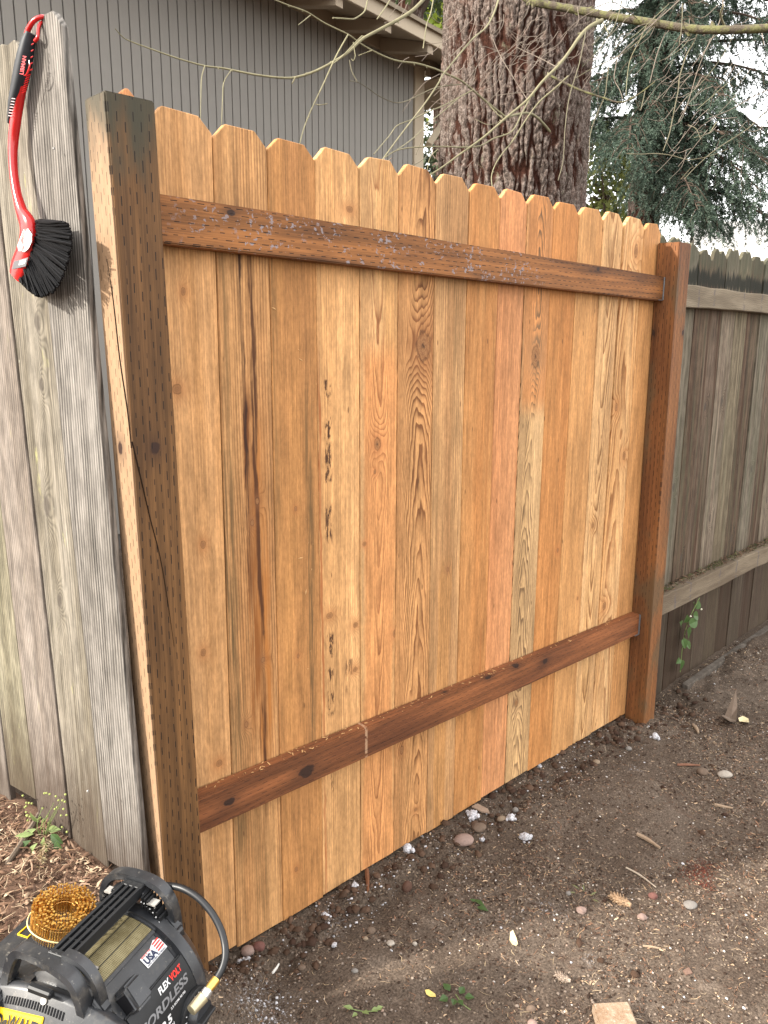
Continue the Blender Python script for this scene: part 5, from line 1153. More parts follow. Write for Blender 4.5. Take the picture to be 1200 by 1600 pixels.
# ================================================================== THINGS LYING ON THE GROUND
def ico(sub=2):
    bm = bmesh.new(); bmesh.ops.create_icosphere(bm, subdivisions=sub, radius=1); V = np.array([v.co[:] for v in bm.verts]); F = [tuple(v.index for v in f.verts) for f in bm.faces]; bm.free(); return V, F
IV, IF = ico(2); IV3, IF3 = ico(3)
def rock(mb, c, sx, sy, sz, seed, rough=.25, ang=0.0, hi=False):
    V, F = (IV3, IF3) if hi else (IV, IF); r = np.random.default_rng(seed); off = r.random(3) * 50
    n = fbm(V[:, 0] * 1.3 + off[0] + V[:, 2], V[:, 1] * 1.3 + off[1] - V[:, 2], int(off[2]), 4) - .5
    P = V * (1 + n * rough * 2)[:, None] * np.array((sx, sy, sz)); ca, sa = math.cos(ang), math.sin(ang)
    P = np.stack([P[:, 0] * ca - P[:, 1] * sa, P[:, 0] * sa + P[:, 1] * ca, P[:, 2]], 1); return mb.add(P + np.array(c), F)
def stone_mat(name, c, v=.3):
    g = G(name); a = g.noise((40, 40, 40), det=5, rough=.65); b = g.noise((260, 260, 260), det=3); g.col(g.scale(g.scale(g.comb(*c), 1 - v + a * 2 * v), .75 + b * .5)).rough(.85).spec(.15).bump(b + a, .5, .002); return g.mat
SM = dict(grey=stone_mat('grey stone', (.17, .155, .14)), tan=stone_mat('tan stone', (.20, .15, .105)), brown=stone_mat('brown stone', (.12, .085, .062)), red=stone_mat('red stone', (.12, .055, .045)), pale=stone_mat('pale stone', (.30, .265, .225)), pink=stone_mat('pink stone', (.22, .155, .13)))
def mpx(p): return float((np.array(p) - CAM) @ FWD) / FOC       # metres per pixel at a point
def stone(px, py, w_, h_, mat, label, ang=None, rough=.16, name='stone', cat='stone', sink=.25, group=None):
    p = gp(px, py + h_ * .25); k = mpx(p); rz = w_ * k / 2; r = random.Random(px * 7 + py); sz = h_ * k / 2 * .8
    mb = MB(); rock(mb, p + np.array((0, 0, sz * (1 - sink * 2))), rz, rz * r.uniform(.7, .9), sz, px + py, rough, math.radians(-43) + (r.uniform(-.3, .3) if ang is None else ang), hi=w_ > 12)
    return prop(mb.build(name, mat, None, tuple(p), smooth=True, angle=50), label, cat, group)
stone(1132, 1209, 22, 12, SM['pale'], 'smooth pale oval pebble on the dirt right of the brown post', 0)
stone(1097, 1205, 18, 14, SM['brown'], 'dull brown round pebble just left of the smooth pale oval one')
stone(1078, 1413, 22, 12, SM['grey'], 'flat grey skipping stone lying alone on the open dirt', .3)
stone(784, 1279, 15, 11, SM['tan'], 'small tan pebble among the white lumps by the fence foot')
stone(805, 1265, 10, 13, SM['grey'], 'upright grey violet pebble close to the fence foot')
stone(932, 1190, 12, 9, SM['tan'], 'tan pebble in the dirt in front of the far pickets')
stone(982, 1169, 10, 9, SM['grey'], 'bluish grey pebble near the foot of the brown far post')
stone(554, 1516, 12, 9, SM['grey'], 'grey round pebble left of the yellow leaf and weed sprig')
stone(580, 1453, 14, 16, SM['brown'], 'brown half buried stone in the middle of the open dirt')
stone(571, 1466, 9, 9, SM['tan'], 'small tan chip touching the brown half buried stone')
stone(610, 1473, 13, 8, SM['pale'], 'pale wedge shaped pebble in the middle foreground dirt', rough=.3)
stone(648, 1474, 8, 9, SM['pale'], 'tiny pale pebble right of the pale wedge shaped one')
stone(472, 1511, 13, 11, SM['brown'], 'dark round pebble near the white splinter by the hose')
stone(636, 1384, 18, 23, stone_mat('dark cone brown', (.075, .04, .028)), 'dark reddish brown egg shaped clod on the dirt', .9, .10, 'clod', 'clod')
stone(1020, 1399, 15, 12, SM['red'], 'dark red stone chunk on the dirt near the rusty stain', rough=.3)
stone(1003, 1432, 14, 12, SM['pink'], 'pinkish stone chunk beside the larger chewed cone', rough=.3)
stone(908, 1421, 15, 11, SM['pink'], 'pinkish angular chunk left of the larger chewed cone', rough=.35)
stone(888, 1395, 10, 9, SM['grey'], 'grey pebble beside the small dry grass tuft')
stone(830, 1575, 15, 14, SM['brown'], 'brown pebble in the dirt left of the broken brick')
stone(832, 1598, 16, 14, SM['pink'], 'pinkish pebble at the bottom edge left of the broken brick')
stone(725, 1311, 32, 20, SM['pink'], 'pinkish cobble dusted with white concrete near the fence foot', .2, .14)
stone(748, 1292, 24, 16, SM['brown'], 'dark brown muddy stone behind the dusted pinkish cobble', .2, .2)
stone(388, 1484, 22, 18, SM['pink'], 'brownish pink stone at the foot of the nearest pickets', .2, .2)
stone(404, 1478, 20, 20, SM['red'], 'reddish brown stone touching the pinkish one under the nearest pickets', .2, .25)
CNC = G('white concrete crumbs'); _n = CNC.noise((120, 120, 120), det=4, rough=.7); CNC.col(CNC.mix((.22, .215, .22), (.50, .49, .51), CNC.ss(.35, .6, _n))).rough(.95).bump(_n, .8, .003); CNM = CNC.mat
def lump(px, py, sz, label, n=6):
    p = gp(px, py); k = mpx(p); mb = MB(); r = random.Random(px)
    rock(mb, p + np.array((0, 0, sz * k * .22)), sz * k * .42, sz * k * .38, sz * k * .40, px, .5)
    for i in range(n):
        a = r.uniform(0, 6.28); d = r.uniform(.25, .55) * sz * k; q = sz * k * r.uniform(.08, .2); rock(mb, p + np.array((math.cos(a) * d, math.sin(a) * d, q * r.uniform(.3, 1.6))), q, q, q, px + i, .5)
    mb2 = mb.build('concrete_lump', CNM, None, tuple(p)); prop(mb2, label, 'concrete lump', 'white concrete lumps along the fence', None); mb2['kind'] = 'stuff' if False else ''
    del mb2['kind']; return mb2
lump(798, 1281, 15, 'white concrete lump beside the tan pebble at the fence foot')
lump(821, 1312, 19, 'largest round white concrete lump lying out on the dirt alone')
lump(738, 1276, 17, 'broken white concrete spill against the pickets behind the pinkish cobble', 22)
lump(754, 1313, 10, 'small white concrete bit right of the dusted pinkish cobble')
lump(637, 1329, 18, 'white concrete lump tight under the middle pickets', 8)
lump(387, 1504, 15, 'white concrete lump by the hose below the pinkish stone')
lump(375, 1504, 9, 'smallest white concrete lump nearest the air hose')
lump(553, 1386, 12, 'grey white concrete lump under the picket with dark blotches')
lump(508, 1432, 12, 'loose white concrete crumbs in the dark dug soil', 10)
lump(1024, 1153, 13, 'row of white concrete crumbs in front of the far brown post', 8)
lump(843, 1198, 8, 'white concrete bit under the far pickets')
lump(522, 1478, 10, 'pale concrete lump between the brown stone and the pickets')
# broken brick in the foreground
bp_ = gp(960, 1592); k = mpx(bp_)
BRK2 = G('weathered pale brick'); _a = BRK2.noise((26, 26, 26), det=5, rough=.7); _b = BRK2.noise((150, 150, 150), det=4, rough=.7); _c = BRK2.mix((.22, .14, .085), (.32, .25, .18), BRK2.ss(.35, .65, _a)); _c = BRK2.mix(_c, (.42, .37, .30), BRK2.ss(.55, .68, _b) * .7); _c = BRK2.mix(_c, (.20, .10, .06), BRK2.ss(.62, .7, _a) * .6); BRK2.col(_c).rough(.92).bump(_b + _a, .8, .004)
cs = [gp(x_, y_) for x_, y_ in ((928, 1592), (966, 1630), (1006, 1608), (984, 1578))]; 
h0 = .030; tp = [onplane(x_, y_, (0, 0, float(bp_[2]) + h0), (0, 0, 1)) for x_, y_ in ((925, 1566), (940, 1612), (999, 1606), (982, 1563))]
bt = [np.array((q[0] * .999, q[1], float(bp_[2]) - .01)) for q in tp]
brick = prop(MB().hexa([bt[1], bt[2], bt[3], bt[0], tp[1], tp[2], tp[3], tp[0]]).build('brick', BRK2.mat, None, tuple(bp_), bevel=.004, seg=2, smooth=True), 'pale weathered half brick lying on the dirt in the foreground', 'brick')
# fir cones, bark pieces, sticks, leaves
def cone(px, py, L, w_, ang, c1, label):
    p = gp(px, py); k = mpx(p); L *= k; w_ *= k; g = G('cone scales'); i = g.island(); n = g.noise((140, 140, 140), det=3); g.col(g.scale(g.mix(c1, tuple(v * .45 for v in c1), i), .6 + n * .8)).rough(.85); t = thing('fir_cone', label, 'cone', tuple(p)); ax = RGT * math.cos(ang) + np.cross((0, 0, 1.0), RGT) * math.sin(ang); ax = np.array((ax[0], ax[1], 0)); ax /= np.linalg.norm(ax); sd_ = np.array((-ax[1], ax[0], 0)); up_ = np.array((0, 0, 1.0)); c = p + up_ * w_ * .35
    MB().tube([c + ax * L * t_ for t_ in (-.48, -.2, .1, .35, .5)], [w_ * .18, w_ * .3, w_ * .28, w_ * .2, w_ * .06], 8, 2).build('core', g.mat, t, tuple(p)); mb = MB()
    for j in range(44):
        t_ = -.46 + .94 * j / 44; a = j * 2.4; r = w_ * .5 * math.sqrt(max(0, 1 - (t_ * 1.9) ** 2)) + .0008; rd = sd_ * math.cos(a) + up_ * math.sin(a); tg = np.cross(ax, rd); o = c + ax * L * t_; s_ = w_ * .26
        mb.add([o + rd * r * .35 - tg * s_ * .5, o + rd * r * .35 + tg * s_ * .5, o + rd * r + ax * s_ * .9 + tg * s_ * .45, o + rd * r * 1.08 + ax * s_ * 1.2, o + rd * r + ax * s_ * .9 - tg * s_ * .45, o + rd * r * .5 + ax * s_ * .8], [(0, 1, 2, 3, 4), (0, 4, 3, 5), (1, 5, 3, 2)])
    mb.build('scales', g.mat, t, tuple(p), kind='stuff'); return t
cone(970, 1412, 34, 17, 2.4, (.42, .28, .17), 'tan chewed fir cone lying on the dirt between two pinkish chunks')
cone(880, 1532, 24, 14, 2.6, (.46, .36, .28), 'small pale fir cone above and left of the broken brick')
def flat(pts, lift, mat, name, label, cat, thick=.002, curl=.0, group=None, top=False):
    P = [gp(x_, y_) + np.array((0, 0, lift)) for x_, y_ in pts]; c = np.mean(P, axis=0); n = len(P); T = [q + np.array((0, 0, curl * (np.linalg.norm(q - c) / .03) ** 2)) for q in P]; B = [q - np.array((0, 0, thick)) for q in T]; T2 = T + [c + np.array((0, 0, .0008))]
    f = [(i, (i + 1) % n, n) for i in range(n)] + [(n + 1 + (i + 1) % n, n + 1 + i, 2 * n + 1) for i in range(n)] + [(i, n + 1 + i, n + 1 + (i + 1) % n, (i + 1) % n) for i in range(n)]
    return prop(MB().add(T2 + B + [c - np.array((0, 0, thick))], f).build(name, mat, None, tuple(c)), label, cat, group)
BKM = stone_mat('bark piece', (.13, .095, .07)); YLM = G('yellow leaf'); _n = YLM.noise((90, 90, 90), det=3); YLM.col(YLM.mix((.62, .46, .09), (.55, .45, .20), _n)).rough(.6); YLM = YLM.mat
flat([(1126, 1139), (1132, 1122), (1147, 1107), (1151, 1116), (1150, 1131), (1140, 1138)], .010, BKM, 'bark_piece', 'dark triangular bark chip tilted on the dirt near the right edge', 'bark', .006, .004)
PLF = stone_mat('pale dry leaf', (.58, .50, .30)); flat([(1153, 1127), (1160, 1125), (1169, 1128), (1170, 1134), (1162, 1136), (1155, 1131)], .008, PLF, 'dry_leaf', 'small cream dry leaf beside the dark bark chip', 'leaf', .001, .01)
flat([(797, 1463), (801, 1461), (807, 1470), (809, 1480), (806, 1485), (800, 1480), (796, 1472)], .006, PLF, 'dry_leaf', 'pale cream curled leaf standing out in the middle foreground dirt', 'leaf', .001, .01)
flat([(664, 1550), (670, 1549), (680, 1556), (681, 1561), (672, 1560), (666, 1556)], .005, YLM, 'yellow_leaf', 'bright yellow leaf left of the round leaved green sprig', 'leaf', .001, .006)
flat([(737, 1266), (746, 1262), (762, 1270), (765, 1276), (752, 1274)], .016, stone_mat('tan bark', (.20, .14, .10)), 'bark_piece', 'tan bark sliver lying behind the white concrete spill', 'bark', .005)
flat([(1067, 1518), (1076, 1513), (1082, 1522), (1072, 1525)], .004, stone_mat('reddish bark', (.16, .10, .075)), 'bark_piece', 'small reddish bark flake in the lower right dirt', 'bark', .004)
def stick(pts, w_, mat, label, name='stick'):
    P = [gp(*q) for q in pts]; k = mpx(P[0]); return prop(MB().tube([q + np.array((0, 0, w_ * k * .5 + .001)) for q in P], [w_ * k * .5, w_ * k * .55, w_ * k * .3][:len(P)] if len(P) == 3 else [w_ * k * .5] * len(P), 6, 3).build(name, mat, None, tuple(P[0]), smooth=True), label, 'stick')
STM = stone_mat('stick wood', (.26, .19, .13)); 
stick([(995, 1306), (1012, 1315), (1031, 1328)], 6, STM, 'short thick tan stick in the middle of the dirt')
stick([(978, 1357), (1000, 1369), (1025, 1388)], 2.6, stone_mat('pale twig', (.38, .32, .25)), 'thin pale twig running diagonally above the pinkish chunk')
stick([(1004, 1480), (1018, 1481), (1040, 1486)], 3.2, STM, 'thin brown twig in the lower right foreground dirt')
stick([(1116, 1259), (1128, 1262), (1145, 1265)], 4.5, STM, 'flat tan stick sliver near the right edge')
stick([(1058, 1197), (1075, 1197), (1094, 1198)], 4, stone_mat('red bark stick', (.17, .085, .055)), 'reddish bark stick left of the brown pebble near the right fence')
stick([(426, 1522), (431, 1516), (436, 1508)], 4, stone_mat('white chip', (.62, .6, .56)), 'white wooden splinter on the dirt near the air hose', 'splinter')
stick([(1083, 1135), (1088, 1141), (1091, 1148)], 5, STM, 'small tan stub of wood below the mossy right fence')
stick([(573, 1362), (574, 1375), (575, 1395)], 7, stone_mat('rusty stake', (.14, .06, .03)), 'rusty brown stub standing against the pickets', 'stub')
# ------------------------------------------------------------------ green weeds
def leafmat(name, c, t=.35):
    g = G(name); n = g.noise((60, 60, 60), det=3); c_ = g.scale(g.comb(*c), .7 + n * .6); g.col(c_).rough(.5).spec(.35)
    tr = g.n('ShaderNodeBsdfTranslucent'); g.put(tr.inputs[0], c_); ms = g.n('ShaderNodeMixShader'); ms.inputs[0].default_value = t; g.nt.links.new(g.b.outputs[0], ms.inputs[1]); g.nt.links.new(tr.outputs[0], ms.inputs[2]); g.nt.links.new(ms.outputs[0], g.out.inputs[0]); return g.mat
GR1, GR2 = leafmat('weed leaf', (.055, .10, .030)), leafmat('vine leaf', (.075, .135, .038)); GRY2 = leafmat('pale weed leaf', (.21, .27, .10))
def leaf(base, d, L, W, nrm, mat, par, name='leaf', fold=.15, heart=False):
    d = np.array(d, float); d /= np.linalg.norm(d); sd_ = np.cross(nrm, d); sd_ /= np.linalg.norm(sd_); nn_ = np.cross(d, sd_); base = np.array(base, float)
    prof_ = [(0, .0), (.02 if heart else .1, .55 if heart else .35), (.18 if heart else .3, .98 if heart else .85), (.45, 1.0 if not heart else .92), (.72, .6), (.9, .22), (1, 0)]; V = []
    for t, w_ in prof_:
        m_ = base + d * L * (t if not (heart and t == .02) else -.08) - nn_ * L * .18 * t * t; V += [m_ - sd_ * W * .5 * w_ + nn_ * W * fold * w_, m_, m_ + sd_ * W * .5 * w_ + nn_ * W * fold * w_]
    if heart: V[1] = base
    F = []
    for i in range(len(prof_) - 1): F += [(i * 3, i * 3 + 1, i * 3 + 4, i * 3 + 3), (i * 3 + 1, i * 3 + 2, i * 3 + 5, i * 3 + 4)]
    return MB().add(V, F).build(name, mat, par, tuple(base))
# vine growing up the old fence by the brown post
def yp(px, py, y): return onplane(px, py, (0, y, 0), (0, 1, 0))
vb = yp(1062, 1044, .03); vine = thing('vine_plant', 'green heart leaved vine climbing the dark old fence beside the brown post', 'vine', tuple(vb))
MB().tube([yp(1063, 1050, .02), yp(1065, 1022, .025), yp(1068, 1000, .02), yp(1073, 978, .01), yp(1080, 960, 0), yp(1086, 948, -.005), yp(1093, 934, -.01)], .0022, 5, 4).build('stem', GRY2, vine, tuple(vb))
vr = random.Random(4)
for px, py, L, dx, dz in [(1064, 978, .055, -.6, .5), (1078, 975, .060, .9, .15), (1074, 985, .075, .55, -.85), (1084, 962, .055, .8, -.2), (1067, 1000, .050, .2, -.8), (1064, 1034, .062, .15, -.75), (1070, 972, .045, -.1, .6), (1062, 1030, .035, -.7, -.3), (1072, 1004, .045, .3, -.5), (1088, 950, .04, .3, .6), (1084, 944, .03, -.5, .4)]:
    leaf(yp(px, py, .0 + vr.uniform(-.02, .01)), (dx, vr.uniform(-.35, .05), dz), L * .95, L * .85, (vr.uniform(-.3, .3) - .2, -1, .45), GR2, vine, heart=True)
for px, py in ((1079, 963), (1096, 952)): rock(MB(), (0, 0, 0), .004, .004, .004, 1); f_ = MB(); rock(f_, yp(px, py, -.025), .0045, .0045, .0045, px, .3); f_.build('flower', plain('white flower', (.75, .72, .55), .6), vine, tuple(yp(px, py, -.02)))
# sprigs on the dirt
def sprig(px, py, leaves, label, mat, stem=()):
    p = gp(px, py); t = thing('weed_sprig', label, 'weed', tuple(p))
    if stem: MB().tube([gp(*q) + np.array((0, 0, .004)) for q in stem], .0012, 5, 3).build('stem', GRY2, t, tuple(p))
    for (lx, ly, dx, dy, L, wd) in leaves: q = gp(lx, ly); k = mpx(q); leaf(q + np.array((0, 0, .006)), RGT * dx + np.array((FWD[0], FWD[1], 0)) * dy + np.array((0, 0, .25)), L * k, wd * k, (0, -.25, 1), mat, t)
sprig(712, 1556, [(703, 1552, -.6, .9, 17, 13), (700, 1562, -.9, -.5, 16, 13), (718, 1556, .6, .8, 15, 12), (726, 1561, .9, -.2, 15, 12), (710, 1564, -.2, -.9, 14, 11), (716, 1566, .5, -.9, 13, 10)], 'round leaved green sprig flat on the foreground dirt', GR1, [(712, 1556), (722, 1570), (735, 1580)])
sprig(748, 1416, [(740, 1408, .7, -.9, 26, 9), (745, 1420, .9, -.6, 20, 10), (742, 1412, -.7, .5, 9, 6)], 'single dark green blade leaf in the middle of the dirt', GR1)
sprig(565, 1582, [(552, 1580, -.9, .2, 17, 8), (566, 1584, .3, -.3, 16, 9), (580, 1582, 1, .1, 14, 8), (588, 1581, 1, .5, 12, 8), (558, 1586, -.3, -.5, 13, 7)], 'pale green trampled leaves at the bottom edge of the dirt', GRY2, [(548, 1578), (565, 1582), (590, 1582)])
sprig(915, 1400, [(905, 1392, -.6, .5, 14, 3), (912, 1396, .2, 1, 16, 3), (922, 1402, .7, .3, 14, 3), (925, 1408, .6, -.6, 12, 3), (899, 1398, -1, 0, 10, 3)], 'small dry green grass tuft left of the tan chewed cone', leafmat('dry grass', (.16, .17, .075)))
# leafy weed with a dry conifer spray at the foot of the grey fence
def bankp(px, py):                        # point on the mulch bank under a pixel
    v = ray(px, py); t = .9
    while t < 4:
        p = CAM + v * t
        if p[2] <= float(ground_h(p[0], p[1])): break
        t += .004
    return p
wp = bankp(78, 1318); weed = thing('weed_plant', 'leafy green weed with pale buds at the foot of the grey plank fence', 'weed', tuple(wp))
wr = random.Random(9)
for (px, py, dx, dz, L, wd, mat) in [(100, 1318, .5, -.7, .055, .030, GR1), (88, 1300, .8, .2, .04, .018, GRY2), (70, 1300, -.7, -.5, .06, .020, GRY2), (62, 1318, -.7, -.6, .06, .020, GR1), (75, 1290, -.2, .8, .04, .016, GRY2), (82, 1312, .2, -.9, .05, .020, GRY2), (92, 1308, .7, -.3, .045, .024, GR1), (66, 1308, -.9, .1, .045, .014, GRY2), (80, 1296, .3, .7, .035, .012, GRY2), (72, 1322, -.4, -.8, .05, .016, GRY2), (85, 1322, .25, -.9, .05, .010, GRY2)]:
    b = bankp(px, py) + LN * .02 + np.array((0, 0, .02)); leaf(b, RGT * dx + np.array((0, 0, dz)) * .8 + LN * .35, L, wd, LN + np.array((0, 0, .7)), mat, weed, fold=.2)
mb = MB()
for i in range(7):
    px, py = wr.uniform(60, 100), wr.uniform(1252, 1290); a = bankp(wr.uniform(68, 92), 1302) + LN * .015; b = lpx(px, py, .03); mb.tube([a, (a + b) / 2 + LN * .01, b], [.0012, .001, .0007], 4, 3)
mb.build('stems', GRY2, weed, tuple(wp), kind='stuff'); mb = MB()
for i in range(34): rock(mb, lpx(wr.uniform(35, 105), wr.uniform(1238, 1300), .03), .0028, .0028, .0028, i, .2)
mb.build('buds', leafmat('buds', (.38, .42, .14)), weed, tuple(wp), kind='stuff')
sp = thing('dry_fir_spray', 'dry tan fir spray lying on the mulch in front of the leafy weed', 'fir spray', tuple(bankp(68, 1340)))
DRYM = needle_mat('dry needles', (.40, .32, .17), (.52, .44, .28), .1); ss_ = []
a0, b0 = bankp(74, 1318) + np.array((0, 0, .012)), bankp(62, 1356) + np.array((0, 0, .004))
MB().tube([a0, b0], .0016, 5, 1).build('stem', STM, sp, tuple(a0))
for i in range(6):
    t = i / 6; c = a0 * (1 - t) + b0 * t; d = (b0 - a0) / np.linalg.norm(b0 - a0); ss_.append((*c, *d, .03))
V, F = needle_cloud(ss_, 34, (.014, .024), .0009, 3); trimesh('needles', V, F, DRYM, sp, tuple(a0), kind='stuff')
stk2 = [bankp(62, 1276), bankp(45, 1306), bankp(12, 1354)]; prop(MB().tube([q + np.array((0, 0, .008)) for q in stk2], [.007, .008, .006], 7, 4).build('stick', stone_mat('old stick', (.13, .10, .075)), None, tuple(stk2[0]), smooth=True), 'dark weathered stick on the mulch left of the leafy weed', 'stick')

# ------------------------------------------------------------------ ground litter nobody could count
def tint(name, cols, rough=.9):
    g = G(name); i = g.island(); n = g.n('ShaderNodeValToRGB'); n.color_ramp.interpolation = 'CONSTANT'; g.nt.links.new(i.k, n.inputs[0])
    el = n.color_ramp.elements; el[0].position = 0; el[0].color = (*cols[0], 1); el[1].position = 1 / len(cols); el[1].color = (*cols[1], 1)
    for q in range(2, len(cols)): e = el.new(q / len(cols)); e.color = (*cols[q], 1)
    f = g.noise((150, 150, 150), det=2); g.col(g.scale(S(g, n.outputs[0]), .65 + f * .7)).rough(rough).spec(.1); return g.mat
CB = np.array([(1, 0, 0), (-1, 0, 0), (0, 1, 0), (0, -1, 0), (0, 0, 1), (0, 0, -1), (.6, .6, .5), (-.6, .6, .5), (-.6, -.6, .5), (.6, -.6, .5)], float)
OF = [(4, 6, 7), (4, 7, 8), (4, 8, 9), (4, 9, 6), (6, 0, 2), (6, 2, 7), (7, 2, 1), (7, 1, 8), (8, 1, 3), (8, 3, 9), (9, 3, 0), (9, 0, 6)]; OF = [(4, 6, 7), (4, 7, 8), (4, 8, 9), (4, 9, 6), (0, 2, 6), (2, 7, 6), (2, 1, 7), (1, 8, 7), (1, 3, 8), (3, 9, 8), (3, 0, 9), (0, 6, 9)]
def scatter_pts(n, dens):
    out = []
    while sum(len(o) for o in out) < n:
        x_ = rng.uniform(-.35, 3.4, n); y_ = rng.uniform(-1.25, .03, n); out.append(np.stack([x_, y_], 1)[rng.random(n) < dens(x_, y_)])
    return np.concatenate(out)[:n]
def crumbs(name, n, lo, hi, dens, mat, squash=.7, pw=3.0, lift=.25):
    p = scatter_pts(n, dens); z = ground_h(p[:, 0], p[:, 1]); s_ = lo + (hi - lo) * rng.random(n) ** pw; a = rng.uniform(0, 6.28, n)
    V = np.repeat(CB[None], n, 0) * (1 + (rng.random((n, 10, 1)) - .5) * .6); V *= s_[:, None, None] * np.stack([np.ones(n), rng.uniform(.55, 1, n), np.full(n, squash)], 1)[:, None, :]
    ca, sa = np.cos(a)[:, None], np.sin(a)[:, None]; X = V[..., 0] * ca - V[..., 1] * sa; Y = V[..., 0] * sa + V[..., 1] * ca
    V = np.stack([X + p[:, :1], Y + p[:, 1:], V[..., 2] + (z + s_ * lift)[:, None]], -1).reshape(-1, 3); F = (np.array(OF)[None] + np.arange(n)[:, None, None] * 10).reshape(-1, 3)
    return trimesh(name, V, F, mat, kind='stuff')
def slivers(name, P, L, W, H, mat, tilt_=.25):
    n = len(P); a = rng.uniform(0, 6.28, n); t = rng.normal(0, tilt_, n); d = np.stack([np.cos(a) * np.cos(t), np.sin(a) * np.cos(t), np.sin(t)], 1); q = np.stack([-np.sin(a), np.cos(a), rng.normal(0, .3, n)], 1); u_ = np.cross(d, q)
    b = rng.normal(0, .12, n)[:, None] * L[:, None]; l, w_, h_ = L[:, None] / 2, W[:, None] / 2, H[:, None]
    V = np.stack([P - d * l - q * w_ * .7, P - d * l + q * w_ * .5, P + q * (b + w_), P + d * l + q * w_ * .35, P + d * l * .95 - q * w_ * .6, P + q * (b - w_), P + u_ * h_ + q * b], 1).reshape(-1, 3)
    F = (np.array([(0, 5, 6), (5, 4, 6), (4, 3, 6), (3, 2, 6), (2, 1, 6), (1, 0, 6)])[None] + np.arange(n)[:, None, None] * 7).reshape(-1, 3); return V, F
soilc = tint('soil crumbs', [(.085, .060, .043), (.055, .036, .026), (.125, .094, .072), (.033, .021, .015), (.19, .15, .12), (.075, .052, .039)])
fence_d = lambda x_, y_: np.exp(-((y_ + .06) / .06) ** 2) * ((x_ > .0) & (x_ < 2.15))
patch_n = lambda x_, y_: .25 + .75 * sstep(.42, .66, fbm(x_ * 4, y_ * 4, 31, 3))
crumbs('soil_crumbs', 38000, .0010, .0058, lambda x_, y_: patch_n(x_, y_) * .8 + .5 * fence_d(x_, y_), soilc)
crumbs('soil_clods', 620, .004, .019, lambda x_, y_: fence_d(x_, y_) + .006 + .9 * np.exp(-((x_ - 2.35) / .18) ** 2 - ((y_ + .08) / .12) ** 2), tint('soil clods', [(.06, .036, .024), (.04, .023, .016), (.085, .052, .035), (.05, .030, .02)]), .75, 2.0, .1)
crumbs('gravel_specks', 2600, .0010, .0048, lambda x_, y_: patch_n(x_, y_), tint('gravel specks', [(.42, .39, .36), (.30, .24, .19), (.20, .17, .15), (.5, .46, .40), (.26, .18, .14)]), .7, 3.5)
crumbs('concrete_grit', 900, .0008, .0055, lambda x_, y_: .75 * fence_d(x_, y_) * (.3 + .7 * sstep(.5, .6, vnoise(x_ * 7, y_ * 2, 55))) + .9 * np.exp(-((x_ - .05) ** 2 + (y_ + .22) ** 2) / .10 ** 2) + .01, CNM, .7, 3.0)
def lit(n, lo, hi, wl, wh, dens, mat, name, tl=.2, hh=.35):
    p = scatter_pts(n, dens); z = ground_h(p[:, 0], p[:, 1]); L = lo + (hi - lo) * rng.random(n) ** 2.2; W = wl + (wh - wl) * rng.random(n) ** 1.6
    V, F = slivers(name, np.stack([p[:, 0], p[:, 1], z + W * .4 + .0008], 1), L, W, W * hh, mat, tl); return trimesh(name, V, F, mat, kind='stuff')
lit(7000, .006, .034, .0007, .0016, lambda x_, y_: patch_n(x_, y_), tint('fir needles', [(.30, .20, .12), (.18, .10, .06), (.42, .32, .20), (.24, .13, .08), (.36, .27, .18)]), 'fir_needles', .15)
lit(4200, .004, .017, .0018, .0055, lambda x_, y_: patch_n(x_, y_), tint('wood flakes', [(.30, .20, .13), (.15, .085, .055), (.40, .29, .19), (.11, .07, .05), (.22, .12, .075)]), 'wood_flakes', .25)
lit(700, .003, .008, .0012, .003, lambda x_, y_: np.exp(-((x_ - gp(1092, 1362)[0]) / .05) ** 2 - ((y_ - gp(1092, 1362)[1]) / .03) ** 2) + .6 * np.exp(-((x_ - gp(1105, 1385)[0]) / .02) ** 2 - ((y_ - gp(1105, 1385)[1]) / .02) ** 2), tint('rotten wood', [(.10, .03, .02), (.14, .045, .028), (.07, .025, .018)]), 'rotten_wood', .3)
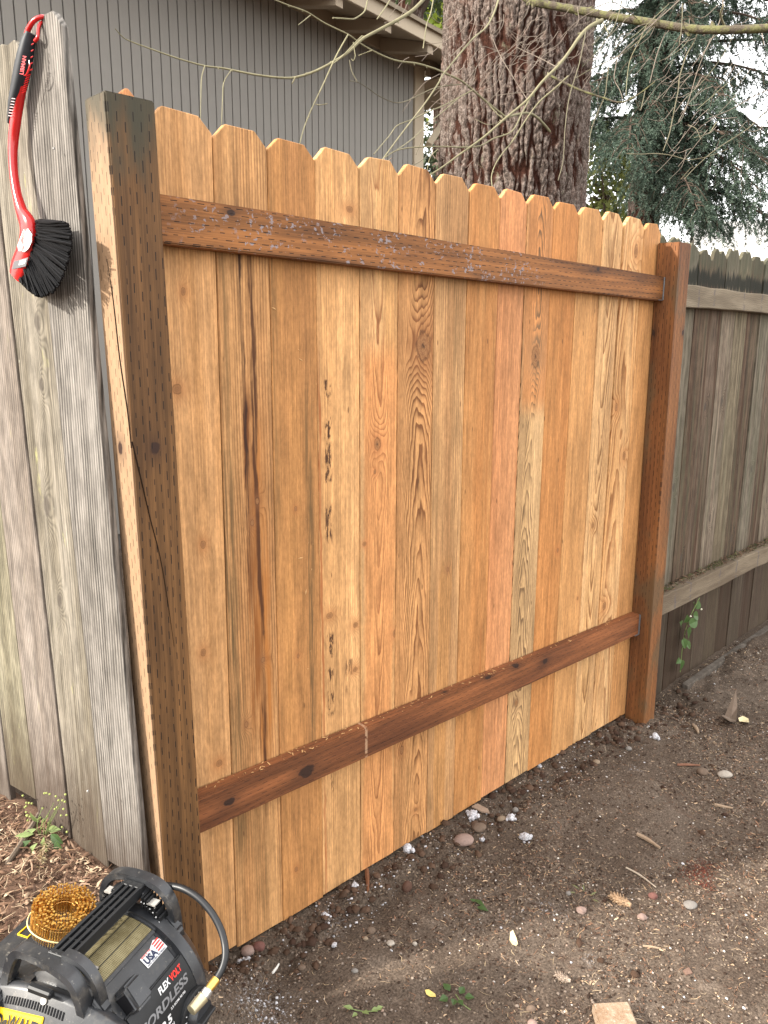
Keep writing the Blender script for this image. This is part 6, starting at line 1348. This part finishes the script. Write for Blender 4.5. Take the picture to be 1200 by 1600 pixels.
# bark mulch over the bank at the left
n = 15000; px_ = rng.uniform(-1.1, -.14, n * 2); py_ = rng.uniform(-.12, 1.5, n * 2); ok = (px_ < LO[0] + (py_ - LO[1]) * LD[0] / LD[1] - .012)[: n * 2]; px_, py_ = px_[ok][:n], py_[ok][:n]; n = len(px_)
z = ground_h(px_, py_); L = .006 + .030 * rng.random(n) ** 2.4; W = .0018 + .008 * rng.random(n) ** 2.2
mm = tint('bark mulch', [(.15, .090, .060), (.085, .048, .032), (.26, .17, .115), (.05, .030, .021), (.38, .28, .19), (.12, .070, .046), (.20, .12, .078)])
V, F = slivers('m', np.stack([px_, py_, z + .002 + rng.random(n) * .006], 1), L, W, W * .4, mm, .35); trimesh('bark_mulch', V, F, mm, kind='stuff')
n = 2600; sel = rng.integers(0, len(px_), n); V, F = slivers('m', np.stack([px_[sel], py_[sel], z[sel] + .007], 1), .02 + .035 * rng.random(n), np.full(n, .0012), np.full(n, .0006), mm, .3); trimesh('mulch_needles', V, F, tint('mulch needles', [(.40, .30, .19), (.28, .17, .10), (.5, .4, .27), (.2, .11, .07)]), kind='stuff')
# debris and moss along the top of the old lower rail, and the sunken edging board at the foot of that fence
n = 1500; xx = rng.uniform(2.2, 5.0, n); zt = .482 + (.55 - .482) * (xx - 2.19) / 3.3; P = np.stack([xx, rng.uniform(.002, .05, n), zt + .002 + rng.random(n) * .02 * (rng.random(n) ** .5)], 1)
V, F = slivers('d', P, .006 + .03 * rng.random(n) ** 2, .0015 + .006 * rng.random(n) ** 2, .0015 + .003 * rng.random(n), mm, .4)
trimesh('debris', V, F, tint('rail debris', [(.07, .045, .03), (.10, .06, .04), (.16, .10, .065), (.05, .05, .025), (.08, .085, .035)]), olr, (3.3, .02, .47), kind='stuff')
ea, eb_ = gp(1095, 1050), gp(1260, 932); 
ea = np.array((2.62, -.045, float(ground_h(2.62, -.045)))); eb_ = np.array((4.9, .0, float(ground_h(4.9, 0))))
q = [ea + (0, 0, -.03), eb_ + (0, 0, -.03), eb_ + (0, .035, -.03), ea + (0, .035, -.03), ea + (0, .004, .022), eb_ + (0, .004, .022), eb_ + (0, .035, .026), ea + (0, .035, .026)]
prop(MB().hexa(q).build('edging_board', weathered('edging board wood', 77, (.10, .085, .07), (.06, .048, .038), 90, .3), None, tuple(ea), bevel=.003), 'sunken grey edging board along the foot of the dark right fence', 'edging board')
